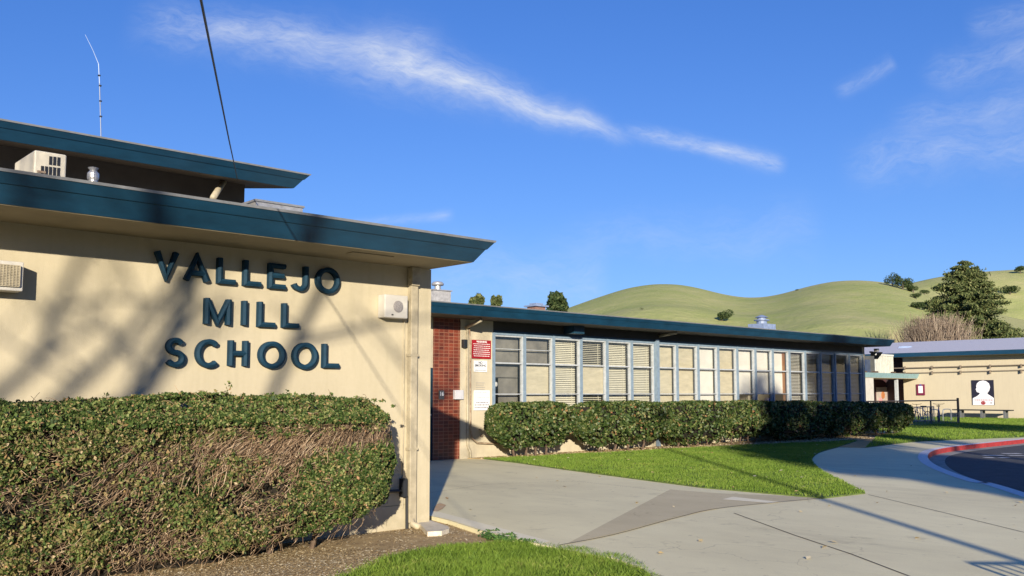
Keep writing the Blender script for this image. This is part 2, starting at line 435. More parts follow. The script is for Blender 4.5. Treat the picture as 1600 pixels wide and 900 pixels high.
CURBR = mat('red_curb_paint', (.36, .028, .03), .6, .2, 6, col2=(.20, .018, .02))
GUTTER = mat('gutter_concrete', (.30, .29, .26), .85, .15, 3)
JOINT = mat('joint_dirt', (.11, .09, .07), .95, .2, 20)

def fld(name, m, poly, z1, z0, label=None):
    o = poly_slab(poly, z1, z0).build(name, m, None, (0,0,0)); return tag(o, kind='structure')
g = MB(); g.add([(-3500,-3500,-.16),(3500,-3500,-.16),(3500,3500,-.16),(-3500,3500,-.16)], [(0,1,2,3)])
tag(g.build('ground', FAR_G, None, (0,0,0)), kind='structure')

near_edge = [(-18, -18), (4.5, -2.6)] + [onZ(u, v) for u, v in ((1600,770),(1530,752),(1480,735),(1456,723),(1449,712.5),(1459,704),(1490,698),(1540,692.5),(1600,686.5))] + [(62, 13.6), (95, 15)]
curb = spline(near_edge[1:-2], 8) ; curb = [tuple(near_edge[0])] + curb + [near_edge[-2], near_edge[-1]]
left_edge = [(7.143, 9.6)] + [onZ(u, v) for u, v in ((669,805),(700,813),(760,832),(850,852),(905,862),(960,872),(1003,887),(1030,906),(1060,940))] + [(4.6, 2.6), (-3, -3.5), (-22, -16.5)]
pave = left_edge + curb + [(95, 40), (7.143, 40)]
fld('pavement', CONC, pave, 0.0, -.15)
road = curb + [(95, -60), (-30, -60)]
fld('road', ASPH, road, -.139, -.16)

# gutter, painted curb top, red face
def offset(path, d):
    P = np.array(path); T = np.gradient(P, axis=0); T /= np.linalg.norm(T, axis=1)[:,None]; Nn = np.stack([-T[:,1], T[:,0]], 1); return P + Nn*d
o1 = offset(curb, -.01); o2 = offset(curb, .22); og = offset(curb, -.40); of = offset(curb, -.012)
def strip(A, B, za, zb):
    m_ = MB(); n = len(A)
    m_.add([(a[0],a[1],za) for a in A]+[(b[0],b[1],zb) for b in B], [(i, i+1, n+i+1, n+i) for i in range(n-1)]); return m_
cb = strip(o1, o2, .005, .005)
# curb as a real lip: top and face
tag(cb.build('curb_top', CURBP, None, (0,0,0)), kind='structure')
tag(strip(of, o1, -.135, .006).build('curb_face', CURBR, None, (0,0,0)), kind='structure')
tag(strip(og, of, -.133, -.130).build('gutter', GUTTER, None, (0,0,0)), kind='structure')

# joints and patches in the paving
def joint(pts, w=.012, z=.004, name='paving_joint', m=JOINT):
    A = offset(pts, w/2); B = offset(pts, -w/2); tag(strip(A, B, z, z).build(name, m, None, (0,0,0)), kind='structure')
jc = spline([onZ(*p) for p in ((872,853),(960,836),(1060,809),(1130,794),(1285,779))], 5)
joint(jc, .02, .0085)
joint([onZ(*p) for p in ((1147,802),(1240,836),(1330,866),(1440,908))], .018)
joint([onZ(*p) for p in ((1357,773),(1470,800),(1600,832),(1700,857))], .014)
joint([onZ(*p) for p in ((672,770),(760,757),(900,752),(1045,768))], .008)
joint([onZ(*p) for p in ((986,890),(1060,906))], .012)
PA = [onZ(*p) for p in ((886,850),(1047,765),(1120,771),(1225,775),(1278,778.5),(1130,793),(1060,807.5),(960,834.5))]
fld('paving_patch', CONC2, PA, .004, .004)
PB = [onZ(*p) for p in ((1045,772),(1130,777),(1215,784),(1140,790))]
fld('paving_infill', CONC3, [onZ(*p) for p in ((1128,781),(1145,777),(1218,785),(1205,787)) ], .008, .008)
fld('paving_strip', CONC3, [onZ(*p) for p in ((670,806),(674,797),(860,846),(846,850.5),(760,831),(700,812))], .004, .004)
OCH = mat('ochre_stain', (.52, .29, .10), .85, .2, 6, col2=(.47, .40, .30))
fld('paving_stain', OCH, [onZ(*p) for p in ((676,799),(681,790),(687,786),(697,790),(692,795),(683,800))], .0082, .0082)

# bare soil beside the front building, lawns
soil_poly = [(-.5, 9.37)] + [(7.14, 9.37)] + [(p[0]-.004, p[1]) for p in left_edge[1:-3]] + [(4.5, 2.6), (1.5, 4.5)]
fld('soil', SOIL, soil_poly, -.05, -.16)
lawn_front = spline([onZ(*p, -.05) for p in ((500,918),(560,897),(600,880),(640,868),(700,858),(780,853),(860,857),(930,866),(985,880),(1012,897),(1030,912))], 4) + [(5.6, 3.2), (3.0, 3.0), (3.0, 6.5)]
fld('lawn_near', LAWN_B, lawn_front, -.035, -.06)
lm_edge = [onZ(*p) for p in ((752,717),(810,724),(880,734),(1000,750),(1100,763),(1190,771),(1285,779.5))] + [onZ(*p) for p in ((1352,771.5),)]
lm_curve = spline([onZ(*p) for p in ((1352,771.5),(1325,757),(1290,740),(1271,725),(1270,716),(1282,707),(1310,699))], 5)
lawn_mid = lm_edge + lm_curve[1:] + [(29.5, 15.2), (24, 16.2), (14.9, 17.0)]
fld('lawn_middle', LAWN_B, lawn_mid, .02, -.02)
lawn_far = spline([onZ(*p) for p in ((1352,700),(1400,694),(1440,690),(1520,686.5),(1600,683.5),(1700,681))], 3) + [(61.9, 15.5), (61.9, 27.3), (38, 27.3), (38, 17.5), (33, 16.2)]
fld('lawn_far', LAWN_B, lawn_far, .018, -.02)
bed = [(14.6, 17.66), (36.8, 17.66), (38, 17.5), (33, 15.9), onZ(1400,694), onZ(1352,700), onZ(1310,699), (29.4, 15.1), (24, 16.1), (14.9, 16.9)]
fld('planting_bed', SOIL, bed, .012, -.02)

# ================================================================== FRONT BUILDING
WY = 9.37; CXR = 7.14
fb = thing('school_building', (0, 9.37, 0), 'low cream school building with a deep teal eave and big raised letters on its front', 'building')
MB().box(-14, CXR, WY, 22, -.1, 3.17).build('wall', CREAM, fb)
# slightly proud plinth with a seam line, and the corner pilaster strip
MB().box(-14, 6.80, WY-.012, WY, -.1, .235).box(-14, 6.80, WY-.012, WY, .243, .60).build('plinth', CREAM, fb)
MB().box(6.93, CXR+.012, WY-.02, WY, -.1, 3.168).box(CXR, CXR+.012, WY, 9.6, -.1, 3.168).build('corner_strip', CREAM, fb)
def roof_fascia(root, x0, x1, y0, y1, zb, h, lean, shear=0.0, ys=0.0, sm=None):
    hl = h*.62; l1 = lean*.62
    ex = lambda e: (x0-e, x1+e, y0-e, y1+e)
    MB().frustum(ex(0), ex(l1), zb, zb+hl, shear, ys).build('fascia', TEAL, root)
    MB().frustum(ex(l1+.012), ex(lean+.012), zb+hl, zb+h-.010, shear, ys).build('fascia_cap', TEAL, root)
    MB().frustum(ex(lean+.02), ex(lean+.03), zb+h-.010, zb+h+.014, shear, ys).build('roof_edge', EDGE, root)
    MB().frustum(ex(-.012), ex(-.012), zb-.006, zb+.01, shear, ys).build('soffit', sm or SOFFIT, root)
roof_fascia(fb, -14, CXR, 8.50, 22, 3.175, .245, .17)
# downpipe
def pipe(root, name, pts, r, m): 
    mb = MB(); mb.tube(spline(pts, 4), r, 10); return mb.build(name, m, root, smooth=True)
dp = MB().box(6.80, 6.905, WY-.085, WY-.003, .02, 2.93).build('downpipe', PIPE, fb, bevel=.008)
MB().box(6.79, 6.915, WY-.11, WY-.003, 2.93, 3.166).build('hopper', PIPE, dp, bevel=.01)
for zq in (2.05, .9): MB().box(6.785, 6.92, WY-.088, WY-.003, zq, zq+.03).build('bracket', PIPE, dp)
sh = MB(); sh.tube([(6.853, WY-.05, .06),(6.86, WY-.07, .0),(6.90, WY-.16, -.03)], .042, 10); sh.build('shoe', PIPE, dp, smooth=True)
# black conduit low on the wall
cpts = [onY(590,768,WY-.05), onY(628,767,WY-.05), onY(634,770,WY-.05), onY(635.5,776,WY-.05), onY(635.5,826,WY-.05)]
cn = MB(); cn.tube(cpts, .018, 8); bx_ = onY(626,760,WY); cn.box(bx_[0]-.03, bx_[0]+.03, WY-.1, WY-.004, bx_[2]-.12, bx_[2]+.1)
cn.build('conduit', BLACK, fb)
# conduit elbow stub by the pipe and little wall studs
MB().tube([(6.74, WY-.02, 2.62),(6.74, WY-.02, 1.4),(6.74, WY-.02, .2)], .008, 6).build('thin_cable', PIPE, fb)
# joints on the soffit (access plate)
a = onY(552,391.5,8.72); MB().box(a[0], a[0]+.55, 8.72, 8.86, 3.160, 3.168).build('soffit_vent', SOFFIT, fb)

# raised letters: chiselled strokes swept along skeletons
def arc(cx, cy, rx, ry, a0, a1, n): return [(cx+rx*math.cos(R(a0+(a1-a0)*i/n)), cy+ry*math.sin(R(a0+(a1-a0)*i/n))) for i in range(n+1)]
h = .085   # inset of the skeleton from the letter box, in letter-heights
GL = {
 'V': [([(.07,1.0),(.5,.02),(.93,1.0)], 0)],
 'A': [([(.05,0),(.5,.98),(.95,0)], 0), ([(.22,.30),(.78,.30)], 0)],
 'L': [([(.13,1.0),(.13,.075),(1.0,.075)], 0)],
 'E': [([(1.0,.925),(.13,.925),(.13,.075),(1.0,.075)], 0), ([(.13,.52),(.9,.52)], 0)],
 'J': [([(.82,1.0),(.82,.32)]+arc(.46,.32,.36,.245,0,-165,10)[1:], 0)],
 'O': [(arc(.5,.5,.42,.43,90,-270,32)[:-1], 1)],
 'M': [([(.09,0),(.09,1.0)], 0), ([(.91,0),(.91,1.0)], 0), ([(.09,.95),(.5,.08),(.91,.95)], 0)],
 'I': [([(.5,0),(.5,1.0)], 0)],
 'S': [(arc(.5,.715,.35,.215,30,270,14)+arc(.5,.285,.38,.215,90,-155,14)[1:], 0)],
 'C': [(arc(.58,.5,.5,.43,48,312,24), 0)],
 'H': [([(.12,0),(.12,1.0)], 0), ([(.88,0),(.88,1.0)], 0), ([(.12,.5),(.88,.5)], 0)],
}
def letter(ch, x0, x1, z0, z1, ltxt):
    mb = MB(); w = .053; d0 = .060; d1 = .076; yb = WY-.001
    for (path, closed) in GL[ch]:
        P = [np.array((x0+(x1-x0)*p[0], z0+(z1-z0)*p[1])) for p in path]; n = len(P); base = len(mb.v)
        for i in range(n):
            if closed: a, b = P[i-1], P[(i+1)%n]
            else: a, b = P[max(i-1,0)], P[min(i+1,n-1)]
            t1 = P[i]-a if (closed or i > 0) else b-P[i]; t2 = b-P[i] if (closed or i < n-1) else P[i]-a
            t1 = t1/np.linalg.norm(t1); t2 = t2/np.linalg.norm(t2)
            t = t1+t2; t = t/np.linalg.norm(t); nn = np.array((-t[1], t[0])); k = 1/max(.62, float(np.dot(nn, np.array((-t1[1], t1[0])))))
            for (o, d) in ((-.5,0),(-.5,d0),(0,d1),(.5,d0),(.5,0)):
                q = P[i]+nn*o*w*k; mb.v.append((float(q[0]), yb-d, float(q[1])))
        m_ = n if closed else n-1
        for i in range(m_):
            j = (i+1) % n
            for k in range(4): mb.f.append((base+i*5+k, base+i*5+k+1, base+j*5+k+1, base+j*5+k))
        if not closed:
            mb.f.append(tuple(base+k for k in range(5))[::-1]); mb.f.append(tuple(base+(n-1)*5+k for k in range(5)))
    o = mb.build('letter', LETTER, fb); o['label'] = ltxt
ROWS = [('VALLEJO', [(146,262,78,213),(303,423,98,228),(470,562,112,243),(605,695,125,254),(736,822,142,268),(860,946,152,281),(984,1106,162,294)]),
        ('MILL', [(402,540,322,456),(596,626,333,460),(680,768,340,467),(808,892,348,471)]),
        ('SCHOOL', [(200,300,528,676),(360,470,535,680),(528,628,540,672),(685,822,547,684),(862,990,553,688),(1018,1100,558,680)])]
NM = ['top row', 'middle row', 'bottom row']
for ri, (wd, bs) in enumerate(ROWS):
    for k, (ch, b) in enumerate(zip(wd, bs)):
        u0 = 200+b[0]*.3; u1 = 200+b[1]*.3; v0 = 370+b[2]*.3; v1 = 370+b[3]*.3
        p0 = onY(u0, (v0+v1)/2, WY-.06); p1 = onY(u1, (v0+v1)/2, WY-.06)
        zt = onY((u0+u1)/2, v0, WY-.06)[2]; zb = onY((u0+u1)/2, v1, WY-.06)[2]
        letter(ch, p0[0], p1[0], zb, zt, 'teal letter %s of the %s' % (ch, NM[ri]))

# upper block behind
ub = thing('upper_hall', (0, 14.07, 3.43), 'taller block behind the lettered front, dim olive wall under a teal sloped roof edge', 'building')
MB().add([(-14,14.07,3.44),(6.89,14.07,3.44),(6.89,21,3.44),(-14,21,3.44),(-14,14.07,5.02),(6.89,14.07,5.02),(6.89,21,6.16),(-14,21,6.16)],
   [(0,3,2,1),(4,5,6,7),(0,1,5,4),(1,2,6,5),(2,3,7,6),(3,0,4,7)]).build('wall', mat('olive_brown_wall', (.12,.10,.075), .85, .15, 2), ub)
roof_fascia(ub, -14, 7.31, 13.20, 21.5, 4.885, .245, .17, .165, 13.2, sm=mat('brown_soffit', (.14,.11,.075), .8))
MB().tube([onY(350,283,14.0), onY(333,309,13.2)], .05, 8).build('scupper_pipe', PIPE, ub, smooth=True)
q = onY(349,279,14.0); MB().box(q[0]-.08,q[0]+.08,13.9,14.07,q[2]-.02,q[2]+.07).build('scupper_mouth', BLACK, ub)

# ================================================================== CLASSROOM WING
WW = 17.66; WX1 = 35.1
wg = thing('classroom_wing', (25, 17.66, 0), 'long low classroom wing with tall blue framed windows and red tile by its door', 'building')
Z0, Z1 = 1.08, 3.13; XA, XB = 15.50, 34.88
w_ = MB()
w_.box(14.52, XA, WW, 25.9, -.1, 3.415); w_.box(XA, XB, WW, WW+.16, -.1, Z0-.06); w_.box(XB, WX1, WW, 25.9, -.1, 3.415)
w_.box(7.2, 12.55, WW, 25.9, -.1, 3.415); w_.box(12.55, 13.58, WW, 25.9, 2.2, 3.415)
w_.build('wall', CREAM2, wg)
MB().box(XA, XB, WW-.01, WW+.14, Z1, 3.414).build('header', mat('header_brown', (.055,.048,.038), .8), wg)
MB().box(XA, XB, WW-.03, WW-.011, Z1, Z1+.06).build('head_trim', TEALD, wg)
MB().box(XA, XB, 25.7, 25.9, -.1, 3.41).box(XA, XB, WW+.16, 25.7, .3, .32).box(XA, XB, WW+.16, 25.7, 3.38, 3.41).build('room_lining', mat('room_paint', (.42,.40,.36), .9), wg)
MB().box(14.52, 36.0, WW-.025, WW, -.1, .34).build('plinth', CREAM2, wg)
MB().box(13.58, 14.47, WW-.015, 25.8, -.1, 3.415).build('tile_wall', BRICK, wg)
MB().box(14.40, 14.62, WW-.05, WW-.016, -.1, 3.414).build('corner_board', CREAM2, wg)
dr = MB().box(12.57, 13.56, WW+.04, WW+.09, .01, 2.19).build('door', TEALD, wg)
hp = onY(671.5,648,WW); MB().box(13.40, 13.52, WW-.03, WW+.04, hp[2]-.02, hp[2]+.02).build('handle', GALV, dr)
MB().box(12.55, 12.57, WW, WW+.12, -.1, 2.2).box(13.56, 13.58, WW, WW+.12, -.1, 2.2).build('door_frame', TEALD, wg)
roof_fascia(wg, 7.45, 35.3, 16.70, 26.5, 3.42, .245, .12, sm=mat('shaded_soffit', (.085,.07,.05), .8))  # soffit colour darkened, the shade under the eave put into it
# a beam notch and the low raised roof at the far end
for bxx in (onY(920,508,16.9)[0],): MB().box(bxx-.2, bxx+.2, 17.25, WW-.012, 3.20, 3.412).build('beam', TEALD, wg)
ra = onY(1236,511,19)[0]
MB().frustum((ra, 34.9, 17.2, 26), (ra+2.5, 34.9, 21.5, 24), 3.69, 4.28).build('raised_roof', ROOFG, wg)
edges = [XA + (XB-XA)*i/18 for i in range(19)]
GLY = WW+.055
BL_M = mat('blind_slats', (.72, .67, .52), .6, .06, 8)
BL_D = mat('blind_dim', (.50, .48, .42), .6, .08, 8)
SHADE = mat('roller_shade', (.58, .51, .36), .8, .10, 3, stretch=(1,1,4))
SHADEW = mat('white_board', (.74, .70, .62), .7, .05, 3)
GREYP = mat('grey_panel', (.22, .20, .165), .8, .2, 2.5)
styles = ['grey','cream','blind','blindhalf','blind','blind','shade','shade','shadew','shade','board','board','board','bdim','bdark','bdim','bdarktop','bdim']
def slats(x0, x1, z0, z1, y, tilt=.9, pitch=.052, dep=.045):
    mb = MB(); z = z1
    dy = dep*math.cos(tilt)/2; dz = dep*math.sin(tilt)/2
    while z > z0:
        j = random.uniform(-.002,.002)
        mb.quad((x0,y-dy,z-dz+j),(x1,y-dy,z-dz-j),(x1,y+dy,z+dz-j),(x0,y+dy,z+dz+j)); z -= pitch
    for xx in (x0+.12, x1-.16): mb.box(xx, xx+.012, y-.03, y-.024, z0, z1)
    return mb
ORD = ['first','second','third','fourth','fifth','sixth','seventh','eighth','ninth','tenth','eleventh','twelfth','thirteenth','fourteenth','fifteenth','sixteenth','seventeenth','eighteenth']
for i, st in enumerate(styles):
    x0, x1 = edges[i], edges[i+1]; p = .055 if i else .0
    lx = x0+.05; rx = x1-.05
    fr = MB()
    # blue post on the left of each bay, head and sill
    fr.box(x0-.036, x0+.036, WW-.045, WW+.12, Z0-.06, Z1)
    if i == 17: fr.box(x1-.036, x1+.036, WW-.045, WW+.12, Z0-.06, Z1)
    fr.box(x0+.045, x1-.045, WW-.02, WW+.12, Z1-.05, Z1-.002); fr.box(x0+.045, x1-.045, WW-.04, WW+.12, Z0-.06, Z0-.01)
    win = fr.build('window', FRAMEB, wg)
    win['label'] = '%s window bay from the left, %s' % (ORD[i], {'grey':'with grey panels behind the glass','cream':'with a cream panel behind the glass','blind':'with closed slatted blinds','blindhalf':'with a lowered sash over the blinds','shade':'with a drawn cream shade','shadew':'with a bright cream shade','board':'with a white board above a dark gap','bdim':'with dim slatted blinds','bdark':'with dim open blinds','bdarktop':'with a dark bare upper pane'}[st])
    sf = MB()
    for zz, hh in ((2.345,.036),(1.56,.022)): sf.box(x0+.045, x1-.045, WW+.005, WW+.075, zz, zz+hh)
    sf.box(x0+.037, x0+.068, WW+.0, WW+.08, Z0-.01, Z1-.05); sf.box(x1-.068, x1-.037, WW+.0, WW+.08, Z0-.01, Z1-.05)
    sf.box(x0+.085, x1-.085, WW+.002, WW+.08, Z1-.09, Z1-.05); sf.box(x0+.085, x1-.085, WW+.002, WW+.08, Z0-.01, Z0+.03)
    if i in (0,1): sf.box(x0+.085, x1-.085, WW+.01, WW+.06, 2.72, 2.735)
    sf.build('sash', FRAMEW, win)
    MB().quad((x0+.06,GLY,Z0),(x1-.06,GLY,Z0),(x1-.06,GLY,Z1-.08),(x0+.06,GLY,Z1-.08)).build('pane', GLASS, win)
    yb = WW+.20; a0, a1 = x0+.03, x1-.03
    if st == 'grey':
        MB().box(a0, a1, yb, yb+.02, 2.36, Z1).box(a0+.35, a1, yb+.02, yb+.04, Z0, 1.98).box(a0, a1, yb+.02, yb+.04, 2.0, 2.34).build('panel', GREYP, win)
        sp = MB(); sp.lathe((0,0,0), [(.001,0),(.04,.02),(.055,.07),(.04,.12),(.001,.14)], 10)
        sp.v = [(v[0]+a0+.19, v[1]+yb-.05, v[2]+1.75) for v in sp.v]; sp.build('paper_lantern', WHITE, win)
    elif st == 'cream':
        MB().box(a0, a1, yb, yb+.02, 2.36, Z1).build('panel', GREYP, win); MB().box(a0, a1, yb-.04, yb-.02, Z0, 2.34).build('shade', SHADE, win)
    elif st in ('blind','blindhalf'):
        slats(a0, a1, Z0, Z1-.1, yb, .95 if i != 3 else .55).build('blind', BL_M, win)
        if st == 'blindhalf': MB().box(a0, a1, yb-.09, yb-.08, 1.58, 2.34).build('shade', SHADE, win)
        MB().box(a0, a1, yb-.03, yb+.03, Z1-.12, Z1-.06).build('blind_rail', SHADE, win)
    elif st in ('shade','shadew'):
        MB().box(a0, a1, yb-.02, yb, Z0, Z1-.05).build('shade', SHADE if st == 'shade' else SHADEW, win)
    elif st == 'board':
        MB().box(a0, a1, yb-.02, yb, 1.56, Z1-.05).build('board', SHADEW, win)
        if i == 12:
            MB().box(a1-.14, a1-.02, yb-.06, yb-.02, Z0, Z1-.1).build('cabinet', BROWNW, win)
            MB().box(a0+.05, a0+.5, yb+.1, yb+.2, Z0, Z0+.35).build('chair_back', BLUEO, win)
        if i == 11: MB().box(a0+.3, a0+.6, yb+.1, yb+.25, Z0, Z0+.2).build('papers', WHITE, win)
    elif st in ('bdim','bdark','bdarktop'):
        slats(a0, a1, Z0, 2.3 if st == 'bdarktop' else (Z1-.1), yb, .5 if st == 'bdark' else .75).build('blind', BL_D, win)
# drain scuppers and pipes
def scupper(u0, v0, u1, v1, root=wg):
    a_ = onY(u0, v0, WW-.05); b_ = onY(u1, v1, 16.95); MB().tube([a_, b_], .045, 8).build('scupper_pipe', PIPE, root, smooth=True)
scupper(728,512,752,500); scupper(1030,525,1057,520)
px_ = edges[6]+.12
MB().box(px_-.0-.04-.12, px_-.03, WW-.12, WW-.046, .0, 3.2).build('downpipe', FRAMEB, wg)
cpt = [onY(u, v, WW-.09) for u, v in ((733,512),(735,530),(735,600),(735.5,670),(738,685),(746,692),(765,693),(790,692))]
MB().tube(cpt, .022, 8).build('conduit', RUST, wg, smooth=True)
MB().tube([onY(u, v, WW-.075) for u, v in ((730,515),(730.5,680))]+[onY(731,697,WW-.075), onY(735,706,WW-.075), onY(735,716,WW-.1)], .035, 8).build('waste_pipe', PIPE, wg, smooth=True)
q = onY(723.5,537,WW-.05); MB().box(q[0]-.06,q[0]+.06,WW-.16,WW-.052,q[2]-.1,q[2]+.1).build('wall_lamp', BLACK, wg, bevel=.01)
for (u, v) in ((750,671),(752,681)): 
    q = onY(u, v, WW-.02); MB().box(q[0]-.025,q[0]+.025,WW-.05,WW,q[2]-.02,q[2]+.02).build('wall_stub', RUST, wg)

# ------------------------------------------------------------------ things on the walls
def rectY(u0, v0, u1, v1, Y): 
    a = onY(u0, (v0+v1)/2, Y); b = onY(u1, (v0+v1)/2, Y); t = onY((u0+u1)/2, v0, Y); d = onY((u0+u1)/2, v1, Y); return a[0], b[0], d[2], t[2]
RED = mat('sign_red', (.30, .008, .014), .5, .05, 4); SIGNW = mat('sign_white', (.72, .74, .76), .6, .05, 4); INK = mat('ink', (.03, .03, .06), .7); WHT = mat('sign_lettering', (.8, .8, .8), .6, .0)
PALE = mat('faint_ink', (.30, .29, .30), .8)
x0, x1, z0, z1 = rectY(736.5, 531.5, 766, 560.5, WW)
sg = thing('red_notice_sign', ((x0+x1)/2, WW, z0), 'red rectangular notice with white lettering, topmost sign on the cream pier', 'sign')
MB().box(x0, x1, WW-.03, WW-.012, z0, z1).build('board', RED, sg)
t_ = MB(); put_text(t_, 'WARNING', ((x0+x1)/2, WW-.032, z1-.045), .07, fit=(x1-x0)*.55, bold=.002)
rnd = random.Random(3)
for k in range(7):
    zc = z1-.10-k*.05; xx = x0+.03+rnd.uniform(0,.03); 
    while xx < x1-.06:
        wd = rnd.uniform(.02,.06); t_.box(xx, min(xx+wd, x1-.03), WW-.033, WW-.031, zc-.007, zc+.007); xx += wd+.012
t_.build('lettering', WHT, sg)
x0, x1, z0, z1 = rectY(739.5, 563.5, 760, 581, WW)
sg = thing('no_smoking_sign', ((x0+x1)/2, WW, z0), 'small white NO SMOKING sign just below the red notice', 'sign')
MB().box(x0, x1, WW-.026, WW-.012, z0, z1).build('board', SIGNW, sg)
t_ = MB(); put_text(t_, 'NO', ((x0+x1)/2, WW-.028, z1-.055), .085, bold=.002); put_text(t_, 'SMOKING', ((x0+x1)/2, WW-.028, z1-.125), .075, fit=(x1-x0)*.86, bold=.002)
t_.box(x0+.04, x1-.04, WW-.029, WW-.027, z0+.035, z0+.045)
t_.build('lettering', INK, sg)
x0, x1, z0, z1 = rectY(739.5, 610, 764, 641, WW)
sg = thing('white_notice_sign', ((x0+x1)/2, WW, z0), 'white notice board with lines of small dark print, lowest sign on the cream pier', 'sign')
MB().box(x0, x1, WW-.026, WW-.012, z0, z1).build('board', SIGNW, sg)
t_ = MB(); rnd = random.Random(9)
for k in range(7):
    zc = z1-.05-k*.062; xx = x0+.02+(.04 if k in (3,4) else 0)
    while xx < x1-.06:
        wd = rnd.uniform(.02,.07); hh = .016 if k > 3 else .006; t_.box(xx, min(xx+wd, x1-.02), WW-.029, WW-.0265, zc-hh, zc+hh); xx += wd+.014
t_.build('lettering', PALE, sg)
x0, x1, z0, z1 = rectY(743, 597, 757, 609, WW)
sg = MB(); rnd = random.Random(4)
for k in range(4):
    zc = z1-.02-k*.055; xx = x0
    while xx < x1-.03:
        wd = rnd.uniform(.02,.05); sg.box(xx, xx+wd, WW-.016, WW-.0125, zc-.006, zc+.006); xx += wd+.012
tag(sg.build('faint_lettering', PALE, None), 'faint small dark lettering painted on the pier between two white signs', 'lettering')
x0, x1, z0, z1 = rectY(685.5, 610, 693.5, 624, WW-.02)
sg = thing('room_number_plaque', ((x0+x1)/2, WW-.02, z0), 'small dark plaque reading 16 on the red tile wall', 'sign')
MB().box(x0, x1, WW-.035, WW-.016, z0, z1).build('plate', mat('plaque', (.10,.10,.10), .5), sg)
t_ = MB(); put_text(t_, '16', ((x0+x1)/2, WW-.038, (z0+z1)/2+.02), .13, bold=.004); t_.build('number', WHT, sg)
x0, x1, z0, z1 = rectY(709, 609.5, 722, 624, WW-.05)
MBb = MB().box(x0, x1, WW-.12, WW-.016, z0, z1)
tag(MBb.build('electrical_box', mat('box_grey', (.55,.55,.58), .5, .05), None, bevel=.012), 'pale grey metal box on the red tile wall beside the corner board', 'box')

# speaker and louvred lamp box on the front wall
x0, x1, z0, z1 = rectY(597.5, 461, 636, 497, WY-.13)
sp = thing('wall_speaker', ((x0+x1)/2, WY, z0), 'off-white square speaker box with a round grille, beside the downpipe', 'speaker')
MB().box(x0+.02, x1, WY-.15, WY-.002, z0, z1).build('case', WHITE, sp, bevel=.012)
gc = ((x0+x1)/2+.035, WY-.152, (z0+z1)/2+.0)
gr = MB(); gr.lathe((0,0,0), [(.072,0),(.070,.006),(.05,.010),(.001,.012)], 28); gr.v = [(gc[0]+v[0], gc[1]-v[2], gc[2]+v[1]) for v in gr.v]
gr.build('grille', mat('speaker_mesh', (.30,.28,.28), .6, .3, 120), sp)
MB().box(x0+.12, x0+.145, WY-.156, WY-.149, z0+.03, z0+.045).build('badge', BLACK, sp)
lx1 = onY(36.5, 432, WY-.2)[0]; lz1 = onY(30, 409, WY-.2)[2]; lz0 = onY(30, 455, WY-.2)[2]
sp = thing('wall_vent_box', (lx1-.2, WY, lz0), 'beige square louvred box at the left edge of the lettered wall', 'vent')
MB().box(lx1-.42, lx1, WY-.20, WY-.002, lz0, lz1).build('case', WHITE, sp, bevel=.008)
gm = MB(); gw = .42; ny = 13
for k in range(ny+1):
    zz = lz0+.04+(lz1-lz0-.08)*k/ny; gm.box(lx1-.39, lx1-.035, WY-.222, WY-.208, zz-.005, zz+.005)
for k in range(14):
    xx = lx1-.39+.355*k/13; gm.box(xx-.004, xx+.004, WY-.226, WY-.212, lz0+.04, lz1-.04)
gm.build('louvre', PIPE, sp); MB().box(lx1-.39, lx1-.035, WY-.206, WY-.201, lz0+.04, lz1-.04).build('screen', mat('vent_screen', (.2,.17,.13), .8), sp)

# ------------------------------------------------------------------ things on the roofs
RZ = 3.442
# evaporative cooler / AC
YA = 9.7
p0 = onY(50,250,YA); p1 = onY(107,262,YA); zt = onY(80,238,YA)[2]
ac = thing('rooftop_cooler', ((p0[0]+p1[0])/2, YA+.4, RZ), 'cream metal rooftop cooler with black louvres and a sloped hood side', 'air conditioner')
XL, XR = p0[0]+.02, p1[0]-.02
sl = onY(33,262,YA+.55)[0]
c_ = MB(); c_.box(XL, XR, YA, YA+.7, RZ, zt)
c_.build('cabinet', mat('cooler_cream', (.70,.64,.50), .5, .08, 5), ac, bevel=.015)
MB().add([(XL-.002,YA+.03,RZ),(XL-.002,YA+.03,zt-.03),(XL-.002,YA+.67,RZ),(XL-.002,YA+.67,zt-.03),(sl,YA+.05,RZ),(sl,YA+.05,RZ+.12),(sl,YA+.67,RZ),(sl,YA+.67,RZ+.12)],
  [(0,1,5,4),(2,6,7,3),(1,3,7,5),(0,4,6,2),(4,5,7,6),(0,2,3,1)]).build('side_hood', mat('cooler_cream', (.7,.64,.5)), ac)
lv = MB(); H_ = zt-RZ; W_ = XR-XL
for (u0, va, vb, n_) in ((77, 244, 258, 3), (64, 259, 273, 5)):
    for k in range(n_):
        p = onY(u0+k*6.3, va+k*.75, YA); q = onY(u0+4+k*6.3, vb+k*.75, YA); lv.box(p[0], q[0], YA-.006, YA+.001, q[2], p[2])
lv.build('louvre', BLACK, ac)
MB().box(XL+W_*.1, XL+W_*.36, YA-.012, YA-.001, zt-H_*.42, zt-H_*.38).build('latch', RUST, ac)
def vent_pipe(u, vt, vb, Y, r, label, cap=True, zbase=RZ, name='roof_vent_pipe'):
    c = onY(u, vt, Y); v = thing(name, (c[0], Y, zbase), label, 'vent')
    hh = c[2]-zbase
    m_ = MB(); m_.lathe((c[0], Y, zbase), [(r,0),(r,hh*.72)], 14); m_.build('pipe', GALV, v, smooth=False)
    if cap:
        m_ = MB(); m_.lathe((c[0], Y, zbase+hh*.72), [(r*1.15,0),(r*1.3,hh*.05),(r*1.3,hh*.14),(r*.7,hh*.2),(r*1.2,hh*.26),(r*.3,hh*.28)], 14); m_.build('cap', GALV, v)
    return v
vent_pipe(146, 261, 284, 9.9, .045, 'short galvanised vent pipe with a crown cap behind the front eave')
a0 = onY(400,318,12.0); a1 = onY(473,326,12.0)
hz = onY(412,316,12.0)[2]
